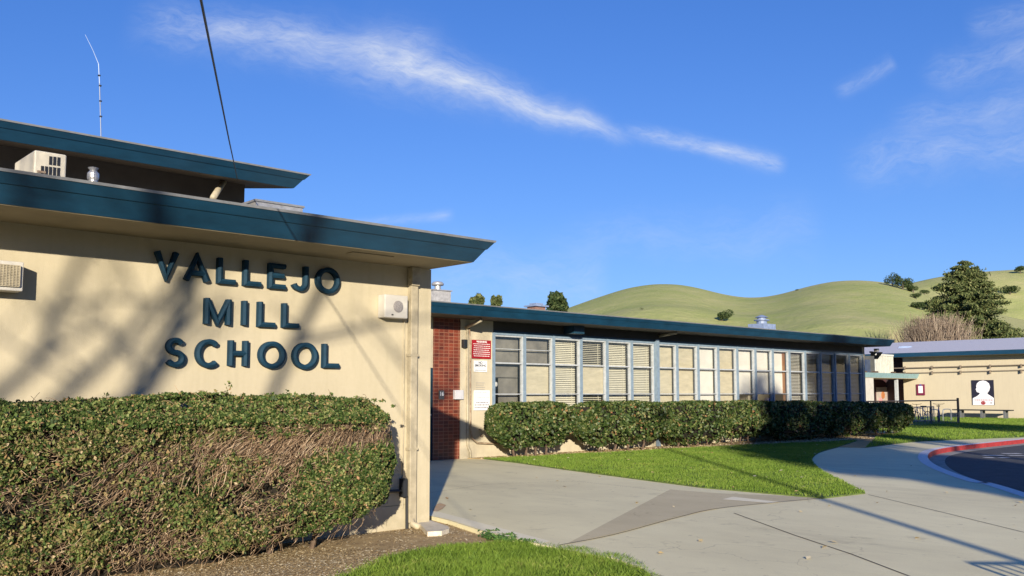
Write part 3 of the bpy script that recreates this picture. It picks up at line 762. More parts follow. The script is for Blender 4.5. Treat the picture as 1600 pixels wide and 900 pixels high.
hb = thing('roof_hatch', ((a0[0]+a1[0])/2, 12.3, RZ), 'low grey metal roof hatch near the tip of the front roof', 'roof hatch')
MB().box(a0[0], a1[0], 12.0, 12.9, RZ, hz).build('curb', GALV, hb)
MB().box(a0[0]-.02, a1[0]+.02, 11.98, 12.92, hz, hz+.03).build('lid', EDGE, hb)
# capped flue on a curb, wing roof
Yv = 19.0; a0 = onY(677.5,460,Yv)[0]; a1 = onY(704.5,460,Yv)[0]; zt = onY(690,452.5,Yv)[2]; ztop = onY(690,438,Yv)[2]; cxv = (a0+a1)/2+.0
fl = thing('roof_flue', (cxv, Yv+.2, 3.69), 'galvanised roof flue with a mushroom cap on a grey square curb', 'vent')
MB().box(a0, a1, Yv, Yv+.42, 3.66, zt-.03).build('curb', mat('weathered_zinc', (.36,.36,.37), .6, .2, 10), fl)
MB().box(a0-.03, a1+.03, Yv-.03, Yv+.45, zt-.03, zt).build('curb_lid', GALV, fl)
m_ = MB(); k = ztop-zt; m_.lathe((cxv, Yv+.2, zt), [(.085,0),(.085,k*.55)], 16); m_.build('pipe', GALV, fl, smooth=False)
m_ = MB(); m_.lathe((cxv, Yv+.2, zt+k*.5), [(.05,0),(.155,k*.02),(.165,k*.22),(.12,k*.40),(.02,k*.48)], 18); m_.build('cap', GALV, fl, smooth=True)
# turbine-like vent further along
Yv = 20.0; c = onY(1190,492,Yv); r_ = .5
BLUEG = mat('blue_grey_metal', (.20,.26,.40), .5, .15, 8)
fl = thing('roof_ventilator', (c[0], Yv, 3.7), 'blue-grey stepped roof ventilator on a square base, against the green hill', 'vent')
zb_ = onY(1190,513,Yv)[2]; hh = c[2]-zb_
MB().box(c[0]-.42, c[0]+.42, Yv-.35, Yv+.35, zb_-.3, zb_+hh*.30).build('base', BLUEG, fl)
m_ = MB(); m_.lathe((c[0], Yv, zb_+hh*.30), [(.20,0),(.20,hh*.22),(.30,hh*.26),(.30,hh*.32),(.17,hh*.38),(.17,hh*.48),(.26,hh*.50),(.14,hh*.62),(.03,hh*.70)], 14); m_.build('cowl', BLUEG, fl)
# small brick-topped chimney behind the wing roof
c = onY(850,474,26.8)
fl = thing('small_chimney', (c[0], 27.2, 3.5), 'tiny weathered chimney with a flat cap beside the dark tree behind the wing', 'chimney')
MB().box(c[0]-.28, c[0]+.28, 27, 27.5, 0, c[2]-.12).build('stack', mat('old_brick', (.25,.14,.11), .8, .25, 14), fl)
MB().box(c[0]-.38, c[0]+.38, 26.9, 27.6, c[2]-.12, c[2]-.06).box(c[0]-.2, c[0]+.2, 27.05, 27.45, c[2]-.06, c[2]+.03).build('cap', BLUEG, fl)
# antenna on the upper roof
an = thing('radio_antenna', onY(158,214,16.0), 'thin whip antenna mast rising from the upper roof edge, tip bent left', 'antenna')
MB().tube([onY(158,222,16), onY(156.5,165,16), onY(155.5,130,16)], .009, 6).build('mast', mat('antenna_metal', (.16,.20,.30), .5), an)
MB().tube([onY(155.5,130,16), onY(154,100,16), onY(145,78,16), onY(133,54,16)], [.007,.006,.004,.003], 6).build('whip', mat('whip_white', (.35,.45,.65), .5), an)
m_ = MB()
for (uu, vv) in ((157.5,182),(157,158),(156.5,134),(155,118)): 
    q = onY(uu, vv, 16); m_.box(q[0]-.018,q[0]+.018,15.98,16.02,q[2]-.01,q[2]+.01)
m_.build('clamp', BLACK, an)
# overhead cable from the upper wall out over the camera to a pole far behind
w0 = Vector(onY(372,285,13.9)); w1 = Vector(onY(314,0,4.3)); w2 = w0+(w1-w0)*1.9
MBc = MB(); MBc.tube([w0, w0.lerp(w1,.5)+Vector((0,0,-.02)), w1, w2], .0072, 6)
tag(MBc.build('overhead_cable', BLACK, None), 'thin dark overhead cable running up from the upper wall out of the picture', 'cable')

# floodlights at the wing's far corner
fl = thing('floodlight', (35.2, 17.5, 3.2), 'cluster of black floodlights under the far tip of the wing eave', 'light')
q = onY(1357,545,17.4)
m_ = MB(); m_.box(WX1+.0, q[0]+.35, 17.38, 17.46, 3.18, 3.24); m_.build('bracket', BLACK, fl)
for dx, dz in ((.12,.02),(.42,-.1),(.62,.02)):
    m_ = MB(); m_.frustum((WX1+dx-.05,WX1+dx+.05,17.35,17.45),(WX1+dx-.10,WX1+dx+.10,17.25,17.42),3.2+dz-.16,3.2+dz); m_.build('lamp_head', BLACK, fl)
MB().box(WX1+.05,WX1+.2,17.15,17.3,3.22,3.34).build('sensor', WHITE, fl)

# splash block
SB = [onZ(u, v, -.04) for u, v in ((652,820),(668,817),(700,828),(702,832),(690,836),(668,837))]
o = poly_slab(SB, .005, -.055).build('splash_block', mat('pale_concrete', (.62,.56,.45), .85, .12, 10, .3, 60), None, (SB[0][0], SB[0][1], -.05))
tag(o, 'flat pale concrete splash block on the soil at the foot of the downpipe', 'paving stone')

# ================================================================== FAR BUILDING
FX = 62.0
fbld = thing('far_building', (62, 25, 0), 'distant cream building at the right with a grey roof and a poster on its wall', 'building')
MB().box(FX, FX+20, -12, 28.5, -.1, 4.0).box(FX+4, FX+20, 28.5, 50, -.1, 4.0).build('wall', CREAM2, fbld)
MB().box(FX+1.6, FX+4, 28.5, 50, -.1, 4.0).build('porch_wall', mat('dark_red_wall', (.05,.03,.035), .8), fbld)
MB().box(FX-.9, FX-.86, -13, 50, 4.0, 4.26).build('fascia', TEAL, fbld)
MB().box(FX-.86, FX, -13, 50, 3.99, 4.02).build('soffit', SOFFIT, fbld)
MB().add([(FX-.92,-13,4.26),(FX-.92,50,4.26),(FX+9.5,50,5.55),(FX+9.5,-13,5.55),(FX+21,50,4.2),(FX+21,-13,4.2)],[(0,3,2,1),(3,5,4,2)]).build('roof', ROOFG, fbld)
MB().frustum((FX+3.5,FX+4.6,29.6,30.6),(FX+3.7,FX+4.4,29.8,30.4),4.6,4.95).build('skylight', mat('skylight_blue', (.35,.45,.65), .3), fbld)
for (va, vb, rr) in ((574,570,.035),(582,578,.022)):
    A_ = onX(1395,va+1.5,FX-.14); B_ = onX(1600,vb,FX-.14); d_ = (B_[1]-A_[1]); 
    MB().tube([A_, (FX-.14, A_[1]+d_*2, A_[2]+(B_[2]-A_[2])*2)], rr, 6).build('wall_pipe', mat('pipe_taupe',(.22,.18,.14),.7), fbld)
    for k in range(5):
        t = .1+k*.22; MB().box(FX-.2, FX, A_[1]+d_*t-.025, A_[1]+d_*t+.025, A_[2]-.1, A_[2]+.12).build('pipe_bracket', mat('pipe_taupe',(.22,.18,.14),.7), fbld)
# canopy over the passage between the wing and the far building
YC = 27.55
cn = thing('entrance_canopy', (59, YC, 0), 'pale blue edged porch roof on a thin white post left of the far wall', 'canopy')
MB().box(52.5, FX-.003, YC, 33, 2.53, 2.56).build('soffit', SOFFIT, cn)
MB().frustum((52.5,FX-.003,YC,33),(52.5,FX-.003,YC-.15,33),2.56,2.86).build('fascia', mat('pale_teal', (.22,.36,.40), .6, .1, 4), cn)
pc = onY(1401.5,600,YC+.25)[0]; MB().box(pc-.09, pc+.09, YC+.2, YC+.38, 0, 2.53).build('post', FRAMEW, cn)
MB().box(52.5, 55.85, YC+.02, YC+.2, 0, 2.53).build('side_panel', mat('panel_grey', (.48,.46,.42), .7, .08), cn)
MB().box(52.5, 63.6, 30.5, 30.7, 0, 2.53).build('back_wall', mat('porch_maroon', (.07,.025,.03), .8), cn)
m_ = MB(); 
for k in range(16): q = rng.uniform(53.5,61.5); m_.box(q, q+rng.uniform(.2,.5), YC+.05+rng.uniform(0,.2), YC+.3, 2.861, 2.861+rng.uniform(.04,.13))
m_.build('leaf_litter', mat('litter', (.09,.06,.04), .9), cn)
# bright mural panel in the passage
a_ = onY(1371,620,30.4)[0]; b_ = onY(1391,620,30.4)[0]
mu = thing('mural_panel', ((a_+b_)/2, 30.4, 1), 'bright orange and white mural panel in the dark passage behind the hedge end', 'mural')
MB().box(a_, b_, 30.42, 30.48, .7, 2.0).build('panel', mat('mural_white', (.42,.36,.33), .7), mu)
m_ = MB(); m_.lathe((0,0,0), [(.26,0),(.25,.02)], 18); m_.v = [(v[0]+a_+.85, 30.41-v[2], v[1]+1.45) for v in m_.v]; m_.build('orange_shape', mat('mural_orange', (.42,.16,.06), .7), mu)
m_ = MB(); m_.lathe((0,0,0), [(.28,0),(.27,.02)], 18); m_.v = [(v[0]+a_+.45, 30.40-v[2], v[1]+1.0) for v in m_.v]; m_.build('pink_shape', mat('mural_pink', (.6,.30,.32), .7), mu)
# ribbed roof unit on the canopy
a_ = onY(1367,570,YC+.6); b_ = onY(1394,570,YC+.6); zt_ = onY(1380,556.5,YC+.6)[2]
ru = thing('ribbed_roof_unit', ((a_[0]+b_[0])/2, YC+1, 2.86), 'pale ribbed metal box on top of the porch roof', 'air conditioner')
MB().box(a_[0], b_[0], YC+.6, YC+1.8, 2.861, zt_).build('cabinet', mat('unit_gap_shade', (.10,.10,.09), .6), ru)  # dark cabinet colour stands in for shade between the ribs
m_ = MB(); n_ = 11
for k in range(n_+1): xx = a_[0]+(b_[0]-a_[0])*k/n_; m_.box(xx-.03, xx+.03, YC+.53, YC+.598, 2.87, zt_+.02)
m_.box(a_[0]-.05, b_[0]+.05, YC+.5, YC+.597, zt_-.08+.1, zt_+.12)
m_.build('rib', mat('unit_cream', (.62,.62,.55), .6), ru)
a_ = onY(1354,570,YC+.9)[0]; b_ = onY(1366,570,YC+.9)[0]
MB().box(a_, b_, YC+.9, YC+3, 2.861, onY(1360,562,YC+.9)[2]).build('duct', mat('duct_navy', (.05,.07,.12), .5), ru)
# silhouette poster
p0 = onX(1518,594,FX-.03); p1 = onX(1554,633,FX-.03); ya, yb2 = p0[1], p1[1]; za, zb2 = p1[2], p0[2]
po = thing('silhouette_poster', (FX-.03, (ya+yb2)/2, za), 'square poster with a white head and shoulders silhouette on black, above the bench', 'poster')
MB().box(FX-.05, FX-.002, yb2, ya, za, zb2).build('sheet', mat('poster_black', (.012,.012,.03), .6), po)
W2 = ya-yb2; H2 = zb2-za
def pp(u, v, d=.052): return (FX-d, ya-u*W2, za+v*H2)
sil = [(.02,.0),(.98,.0),(.99,.28),(.86,.36),(.74,.43),(.70,.47),(.80,.58),(.84,.72),(.80,.86),(.68,.95),(.53,.985),(.36,.95),(.25,.87),(.21,.76),(.22,.68),(.17,.635),(.205,.61),(.20,.57),(.23,.52),(.34,.49),(.36,.46),(.30,.40),(.18,.33),(.03,.27)]
from mathutils.geometry import tessellate_polygon
def flat(pts, d): 
    V = [Vector((p[0],p[1],0)) for p in pts]; return MB().add([pp(p[0],p[1],d) for p in pts], [tuple(t) for t in tessellate_polygon([V])])
flat(sil, .052).build('silhouette', mat('poster_white', (.74,.74,.80), .6, .05), po)
m_ = flat([(.5+.11*math.cos(t*.3927), .085+.075*math.sin(t*.3927)) for t in range(16)], .056); 
xx = .10; rnd = random.Random(5)
while xx < .88:
    wd = rnd.uniform(.04,.09); m_.add([pp(xx,.185,.054),pp(xx+wd,.185,.054),pp(xx+wd,.215,.054),pp(xx,.215,.054)],[(0,1,2,3)]); xx += wd+.02
m_.build('red_emblem', RED, po)
m_ = MB()
for (u_, v_, wd) in ((.42,.075,.06),(.52,.075,.06),(.82,.09,.10),(.82,.055,.08)): m_.add([pp(u_,v_,.058),pp(u_+wd,v_,.058),pp(u_+wd,v_+.025,.058),pp(u_,v_+.025,.058)],[(0,1,2,3)])
m_.build('emblem_marks', PALE, po)
# small framed notice in the far wall
p0 = onX(1432,600.5,FX-.05); p1 = onX(1445,617.5,FX-.05)
nt_ = thing('framed_notice', (FX-.05, p0[1], p1[2]), 'small maroon framed notice on the far cream wall right of the porch', 'sign')
MB().box(FX-.08, FX-.002, p1[1], p0[1], p1[2], p0[2]).build('frame', mat('notice_maroon', (.16,.01,.05), .6), nt_)
dY = p0[1]-p1[1]; dZ = p0[2]-p1[2]
MB().box(FX-.10, FX-.081, p1[1]+dY*.2, p0[1]-dY*.25, p1[2]+dZ*.2, p0[2]-dZ*.15).build('paper', SIGNW, nt_)
MB().box(FX-.11, FX-.082, p1[1]+dY*.35, p0[1]-dY*.4, p0[2]-dZ*.12, p0[2]-dZ*.02).build('blue_tab', BLUEO, nt_)
# bench
p0 = onX(1488,640.5,FX-1.3); p1 = onX(1579,640.5,FX-1.3)
bn = thing('long_bench', (FX-1.1, (p0[1]+p1[1])/2, 0), 'long dark backless bench against the far wall, under the poster', 'bench')
MB().box(FX-1.35, FX-.75, p1[1], p0[1], .50, .57).build('seat', BLACK, bn)
for uu in (1501, 1534, 1570):
    yy = onX(uu, 645, FX-1.2)[1]
    for xq in (FX-1.3, FX-.9): MB().box(xq, xq+.1, yy-.06, yy+.06, 0, .50).build('leg', mat('bench_steel', (.12,.13,.14), .5), bn)

# ------------------------------------------------------------------ bike cage: fence, rack, bicycles
BRN = mat('fence_brown', (.045,.035,.03), .5)
fe = thing('chain_link_fence', (45, 20.2, 0), 'low dark pipe-rail fence round the bicycle rack past the hedge', 'fence')
fp = [(39.6,20.1),(42.6,19.9),(47.1,20.3),(50.4,20.3)]
MB().tube([(x,y,1.22) for x,y in fp], .035, 6).build('top_rail', BRN, fe)
for i_,(x,y) in enumerate(fp): MB().tube([(x,y,0),(x,y,1.22 if i_ < 3 else 1.34)], .04 if i_ < 3 else .065, 6).build('post', BRN, fe)
LINK = mat('galv_wire', (.22,.22,.20), .5)
m_ = MB()
for k in range(60):          # upright wires
    x = 40+k*.17; m_.tube([(x,20.16,.05),(x,20.16,.60)], .011, 4, False)
m_.build('wire_panel', LINK, fe)
BR = mat('rack_steel', (.34,.36,.38), .45, metal=.4)
rk = thing('bicycle_rack', (47, 22.0, 0), 'grey steel bicycle rack of upright bars inside the low fence', 'bicycle rack')
m_ = MB(); m_.tube([(46,22,.85),(51.4,22,.85)], .03, 6); m_.tube([(46,22,.12),(51.4,22,.12)], .03, 6); m_.tube([(51.4,22,0),(51.4,22,.85)], .03, 6); m_.build('rail', BR, rk)
m_ = MB()
for k in range(18): m_.tube([(46.1+k*.3,22,.12),(46.1+k*.3,22,.85)], .018, 5, False)
m_.build('bar', BR, rk)
for xx in (52.6, 54.3):
    hp_ = thing('hoop_rack', (xx, 22.5, 0), 'grey bent-pipe hoop for bicycles, %s the corner post' % ('left of' if xx < 53 else 'right of'), 'bicycle rack', 'hoop racks')
    MB().tube(spline([(xx-.55,22.5,0),(xx-.55,22.5,.5),(xx-.40,22.5,.66),(xx+.40,22.5,.66),(xx+.55,22.5,.5),(xx+.55,22.5,0)],4), .035, 6).build('hoop', BR, hp_)
def bicycle(x, y, rz, col, label):
    bk = thing('bicycle', (0,0,0), label, 'bicycle', 'bicycles in the rack')
    cm = mat('bike_'+col[0], col[1], .4); tm = mat('tyre', (.02,.02,.02), .8)
    def ring(cx, r, t, n=28):
        m2 = MB(); 
        for i in range(n):
            a = 2*math.pi*i/n
            for k in range(6):
                b = 2*math.pi*k/6; m2.v.append((cx+(r+t*math.cos(b))*math.cos(a), t*math.sin(b), r+t+(r+t*math.cos(b))*math.sin(a)))
        for i in range(n):
            for k in range(6): m2.f.append((i*6+k, i*6+(k+1)%6, ((i+1)%n)*6+(k+1)%6, ((i+1)%n)*6+k))
        return m2
    for cx in (-.52, .52):
        wh = ring(cx, .31, .022).build('wheel', tm, bk)
        m2 = MB()
        for k in range(9): a = math.pi*k/9; m2.tube([(cx+.3*math.cos(a),0,.332+.3*math.sin(a)),(cx-.3*math.cos(a),0,.332-.3*math.sin(a))], .003, 3, False)
        m2.tube([(cx,-.04,.332),(cx,.04,.332)], .02, 8); m2.build('spokes', BR, wh)
    m2 = MB()
    for a, b in (((-.52,0,.33),(-.1,0,.28)),((-.52,0,.33),(-.17,0,.75)),((-.1,0,.28),(-.2,0,.85)),((-.1,0,.28),(.36,0,.72)),((-.18,0,.78),(.34,0,.80)),((.34,0,.86),(.52,0,.33))): m2.tube([a,b], .018, 6)
    m2.build('frame', cm, bk)
    MB().frustum((-.34,-.08,-.07,.07),(-.36,-.06,-.09,.09),.88,.93).build('saddle', BLACK, bk)
    MB().tube([(.34,0,.86),(.33,0,.98),(.40,0,1.0)], .014, 6).tube(spline([(.30,-.28,1.03),(.38,-.15,1.0),(.40,0,1.0),(.38,.15,1.0),(.30,.28,1.03)],3), .013, 6).build('handlebar', BLACK, bk)
    MB().tube([(-.1,-.08,.28),(-.1,.08,.28)], .05, 10).box(-.14,-.02,.08,.12,.12,.14).box(-.18,-.06,-.12,-.08,.42,.44).build('crank', BR, bk)
    bk.location = (x, y, 0); bk.rotation_euler = (0,0,rz); return bk
bicycle(48.9, 21.6, R(60), ('silver',(.5,.5,.52)), 'silver bicycle in the rack nearest the porch post, black saddle up')
bicycle(50.6, 21.4, R(20), ('violet',(.22,.16,.38)), 'violet bicycle turned sideways at the right end of the rack')

# ================================================================== VEGETATION
TWIG = leafmat('twig_bark', [(0,(.07,.045,.028)),(.5,(.22,.145,.09)),(.85,(.36,.26,.17)),(1,(.50,.40,.29))], .8, .2, 0)
HL = leafmat('hedge_leaf', [(0,(.018,.040,.010)),(.35,(.050,.09,.020)),(.7,(.12,.17,.045)),(.90,(.27,.29,.11)),(1,(.36,.20,.10))], .6, .25, .25)
HLB = leafmat('hedge_leaf_dry', [(0,(.10,.12,.035)),(.5,(.19,.18,.065)),(.85,(.27,.20,.10)),(1,(.48,.38,.24))], .7, .2, .2)
CORE = mat('hedge_core', (.016,.012,.007), .95, .3, 18, .8, 30)  # near-black colour stands in for the shade inside the foliage
def hedge_front(x, z):
    y = 8.22 + .10*nz(x, z*1.5, 0, 2.1, 3.0) + .05*nz(x, z, 0, 6.0, 1.0)
    y = y + .30*np.clip((.55-z)/.5, 0, 1)**1.5 + .35*np.clip((z-1.28)/.25, 0, 1)**2
    y = y + .55*np.clip((x-5.4)/.75, 0, 1)**2
    y = y + .035*nz(x, z, 0, 15.0, 7.0)
    y = y - .10*np.exp(-((x-5.1)/.7)**2-((z-.8)/.35)**2) + .07*np.exp(-((z-1.13)/.10)**2)*(x > 3.2)
    return y
def hedge_bot(x): return np.interp(x, [-3,2.0,3.6,4.2,4.6,5.0,5.5,6.0,6.2], [.08,.06,.06,.06,.12,.20,.28,.44,.66])
def hedge_top(x): return 1.50 + .035*nz(x, 0, 0, 2.5, 2) + .07*np.exp(-((x-4.2)/1.2)**2) - .22*np.clip((x-5.9)/.3, 0, 1)
hx0, hx1 = .6, 6.18
hd = thing('front_hedge', (3.5, 8.8, -.05), 'large half-bare hedge of small leaves and brown twigs below the raised letters', 'hedge')
# solid dark core, closes the hedge and paints its inner shade
m_ = MB(); nx, nzc = 60, 14
for i in range(nx+1):
    x = -2+(hx1-.25+2)*i/nx; zb = max(-.04, float(hedge_bot(np.array(x)))*1.3-.14); ztp = float(hedge_top(np.array(x)))-.12
    for j in range(nzc+1):
        z = zb+(ztp-zb)*j/nzc; m_.v.append((x, float(hedge_front(np.array(x), np.array(z)))+.27+.05*math.sin(x*17+z*23), z))
    m_.v.append((x, 9.2, ztp)); m_.v.append((x, 9.2, zb+.02))
st = nzc+3
for i in range(nx):
    for j in range(st): a = i*st+j; b = i*st+(j+1)%st; m_.f.append((a, b, b+st, a+st))
m_.f.append(tuple(nx*st+j for j in range(st)))
m_.build('shade_core', CORE, hd)
def dens(x, z):
    tp = hedge_top(x); bt = hedge_bot(x)
    d = np.full_like(x, .40)
    d = np.where(z > 1.30, 1.0, d)
    bulge = np.clip(1.5-((x-5.35)/1.0)**2*1.2-((z-.74)/.36)**2*1.1, 0, 1); d = np.maximum(d, bulge)
    bald = np.exp(-((z-1.13-.06*(x-5)+.05*nz(x,z,0,4.0,1))/(.10+.03*np.sin(x*3)))**2)*(x > 3.35)*np.clip((x-3.3)/.5,0,1); d = d*(1-.95*np.clip(bald*1.3,0,1))
    ptc = nz(x, z*1.3, 0, 3.3, 5.0)+.6*nz(x, z, 0, 8.0, 2.0)
    low = (z < 1.05)&(x < 4.7); d = np.where(low, d*np.clip(.75+1.3*ptc, .10, 2.4), d)
    d = np.where((z > 1.0)&(z <= 1.3)&(x <= 3.6), .55+.5*ptc, d)
    d = np.where((z < .5)&(x < 2.9), np.clip(.5+1.1*nz(x,z,0,5,9), 0, 1), d)
    return np.clip(d, 0, 1)
def scatter_front(n):
    x = rng.uniform(hx0, hx1, n); z = rng.uniform(0, 1.62, n); k = (z > hedge_bot(x)+.05*nz(x,z,0,9,4))&(z < hedge_top(x)); return x[k], z[k]
x, z = scatter_front(250000); k = rng.uniform(0, 1, len(x)) < dens(x, z)*np.clip(.70+1.0*nz(x, z, 0, 17.0, 8.0), .06, 1); x, z = x[k], z[k]
y = hedge_front(x, z) + rng.exponential(.05, len(x)) - .02 + .03*nz(x, z, 0, 26, 2)
C1 = np.stack([x, y, z], 1)
n = 26000; x = rng.uniform(hx0, hx1, n); y = rng.uniform(0, 1, n); y = 8.35+.8*y; z = hedge_top(x)+.02*nz(x,y,0,12,1)-rng.exponential(.03, n)+.015; k = y > hedge_front(x, z)-.05; C2 = np.stack([x, y, z], 1)[k]
# loose shoots above the top
sh_ = []
for (xs, hh) in [(4.18,.16),(3.05,.07),(4.9,.08),(5.3,.06),(2.7,.05),(5.9,.05),(3.6,.05)]+[(float(rng.uniform(1,6)), float(rng.uniform(.02,.06))) for _ in range(60)]:
    m0 = int(10+hh*180); ys = rng.uniform(8.45, 9.0); t = rng.uniform(0, 1, m0)
    sh_.append(np.stack([xs+rng.normal(0,.015,m0), ys+rng.normal(0,.015,m0), hedge_top(np.full(m0, xs))+t*hh], 1))
C = np.concatenate([C1, C2]+sh_)
dry = nz(C[:,0], C[:,2], C[:,1], 3.0, 6.0)*.5+.5
pd = np.where(C[:,2] > 1.28, .06, np.where((C[:,0] > 4.6)&(C[:,2] < 1.05), .07, .50*dry+.22))
isd = rng.uniform(0, 1, len(C)) < pd
sunw = np.tile(np.array([[-.4,-.7,.5]]), (len(C), 1))
V = leaf_quads(C, .0185, sunw, .36, 1.8)
V4 = V.reshape(-1, 4, 3)
SZ = rng.uniform(.7,1.35,len(C)); V4 = C[:,None,:]+(V4-C[:,None,:])*SZ[:,None,None]
arr_mesh('foliage', V4[~isd].reshape(-1,3), 4, HL, hd)
arr_mesh('dry_leaves', V4[isd].reshape(-1,3), 4, HLB, hd)
# twigs
x, z = scatter_front(5200); y = hedge_front(x, z); P1 = np.stack([x, y+rng.uniform(-.02,.08,len(x)), z], 1)
dirs = np.stack([rng.normal(.5,.5,len(x)), rng.normal(-.1,.25,len(x)), rng.normal(.3,.45,len(x))], 1)
Ls = rng.uniform(.08,.24,(len(x),1)); P0 = P1-unit(dirs)*Ls; P0[:,1] = np.maximum(P0[:,1], hedge_front(P0[:,0], P0[:,2])-.005)
S1 = strands(P0, P1, .0026, .18)
n = 2100; x = rng.uniform(3.0, 6.05, n); x = x+.05*np.sin(x*40); z = 1.26+.04*(x-5)+rng.uniform(-.24,.06,n); y = hedge_front(x, z)+rng.uniform(-.02,.13,n)
P1 = np.stack([x, y, z], 1); Ls = rng.uniform(.15,.5,(n,1)); dirs = unit(np.stack([np.full(n,.62)+rng.normal(0,.28,n), rng.normal(0,.08,n), np.full(n,.62)+rng.normal(0,.22,n)], 1)); P0 = P1-dirs*Ls
P0[:,1] = hedge_front(P0[:,0], P0[:,2])+rng.uniform(.0,.08,n)
S2 = strands(P0, P1, .0034, .13)
# long pale stragglers low down
n = 700; x = rng.uniform(.8, 4.6, n); z = rng.uniform(.02,.45,n); P0 = np.stack([x, hedge_front(x,z)+.05, z+.1], 1); P1 = P0+np.stack([rng.normal(0,.09,n), rng.uniform(-.05,.02,n), rng.normal(-.08,.07,n)], 1)
S3 = strands(P0, P1, .0034, .25)
arr_mesh('branches', np.concatenate([S1, S2, S3]), 4, TWIG, hd)
for k in range(9): xs = 1.2+k*.5; MB().tube([(xs,8.85,-.06),(xs+.05,8.8,.25),(xs-.04,8.75,.6)], [.03,.022,.018], 6).build('stem', mat('bark', (.12,.08,.055), .9, .2, 20), hd)

# clipped shrubs in front of the classroom windows
SLF = leafmat('glossy_leaf', [(0,(.022,.045,.010)),(.45,(.045,.080,.018)),(.8,(.10,.135,.035)),(.96,(.22,.22,.09)),(1,(.30,.13,.06))], .5, .4, .18)
def shrub(x0, x1, y0, y1, z0, z1, n, label, taper, seed, leaf=.055):
    t = thing('clipped_shrub', ((x0+x1)/2, (y0+y1)/2, 0), label, 'hedge', 'clipped shrubs under the classroom windows')
    cx, cy, cz = (x0+x1)/2, (y0+y1)/2, (z0+z1)/2; hx, hy, hz_ = (x1-x0)/2, (y1-y0)/2, (z1-z0)/2
    d = unit(rng.normal(size=(n, 3))*np.array([[1.4,1.0,1.0]])); e = 4.5
    k = (np.abs(d)**e).sum(1)**(-1/e); S = d*k[:,None]
    P = np.stack([cx+S[:,0]*hx, cy+S[:,1]*hy, cz+S[:,2]*hz_], 1)
    low = np.clip((cz-P[:,2])/hz_, 0, 1)
    P[:,0] = cx+(P[:,0]-cx)*(1-taper*low**1.3); P[:,1] = cy+(P[:,1]-cy)*(1-.45*low**1.5)
    nn = unit(S**3)
    bump = .07*nz(P[:,0], P[:,2], P[:,1], 2.6, seed)+.055*nz(P[:,0], P[:,2], P[:,1], 8, seed)
    keep = rng.uniform(0,1,n) < np.clip(1.0-.95*low+.35*nz(P[:,0],P[:,2],P[:,1],5,seed+2)*(low > .1), .12, 1)
    ragged = .22*np.maximum(0, nz(P[:,0], P[:,1], 0, 3.0, seed+4))*low
    P = P+nn*(bump[:,None]*np.where(nn[:,2:3] > .6, .35, 1.0))-nn*rng.exponential(.04, n)[:,None]; P[:,2] += ragged
    arr_mesh('foliage', leaf_quads(P[keep], leaf, nn[keep], .40, 1.6), 4, SLF, t)
    m_ = MB(); q = .16
    m_.frustum((x0+q+(taper+.1)*hx, x1-q-(taper+.1)*hx, y0+q+.22, y1-q-.05),(x0+q, x1-q, y0+q, y1-q), z0+.22, cz); m_.frustum((x0+q, x1-q, y0+q, y1-q),(x0+q, x1-q, y0+q, y1-q), cz+.001, z1-.13); m_.build('shade_core', CORE, t)
    for i in range(4):
        a = cx+(i/3-.5)*hx*1.3*(1-taper); m_ = MB(); m_.tube([(a,cy,-.02),(a+rng.normal(0,.06),cy,.2),(a+rng.normal(0,.12),cy-.05,z0+.3)], [.035,.028,.02], 6); m_.build('stem', mat('bark', (.1,.07,.05), .9), t)
SH = [(14.75,17.5,16.55,17.35,.20,1.37,17000,'leftmost clipped shrub of the row, rounded at its left end beside the sign pier',.40),
      (17.6,21.5,16.45,17.4,.20,1.36,20000,'second clipped shrub of the row, under the bright slatted blinds',.30),
      (21.4,24.1,16.3,17.5,.08,1.35,12000,'third clipped shrub of the row, just right of the blue downpipe',.16),
      (24.0,26.8,16.25,17.5,.22,1.33,11000,'fourth clipped shrub of the row, with a bare lit gap at its foot',.24),
      (26.7,30.1,16.2,17.5,.06,1.31,11000,'fifth clipped shrub of the row, under the white boarded windows',.14),
      (30.0,33.3,16.1,17.4,.06,1.27,9500,'sixth clipped shrub of the row, shaded below the dim blinds',.14),
      (33.2,36.0,16.05,17.3,.12,1.22,9500,'last clipped shrub of the row, past the corner of the wing',.2)]
for i, s in enumerate(SH): shrub(s[0], s[1], s[2], s[3], s[4], s[5], s[6], s[7], s[8], i*2.3+1, .055 if i < 3 else .065)

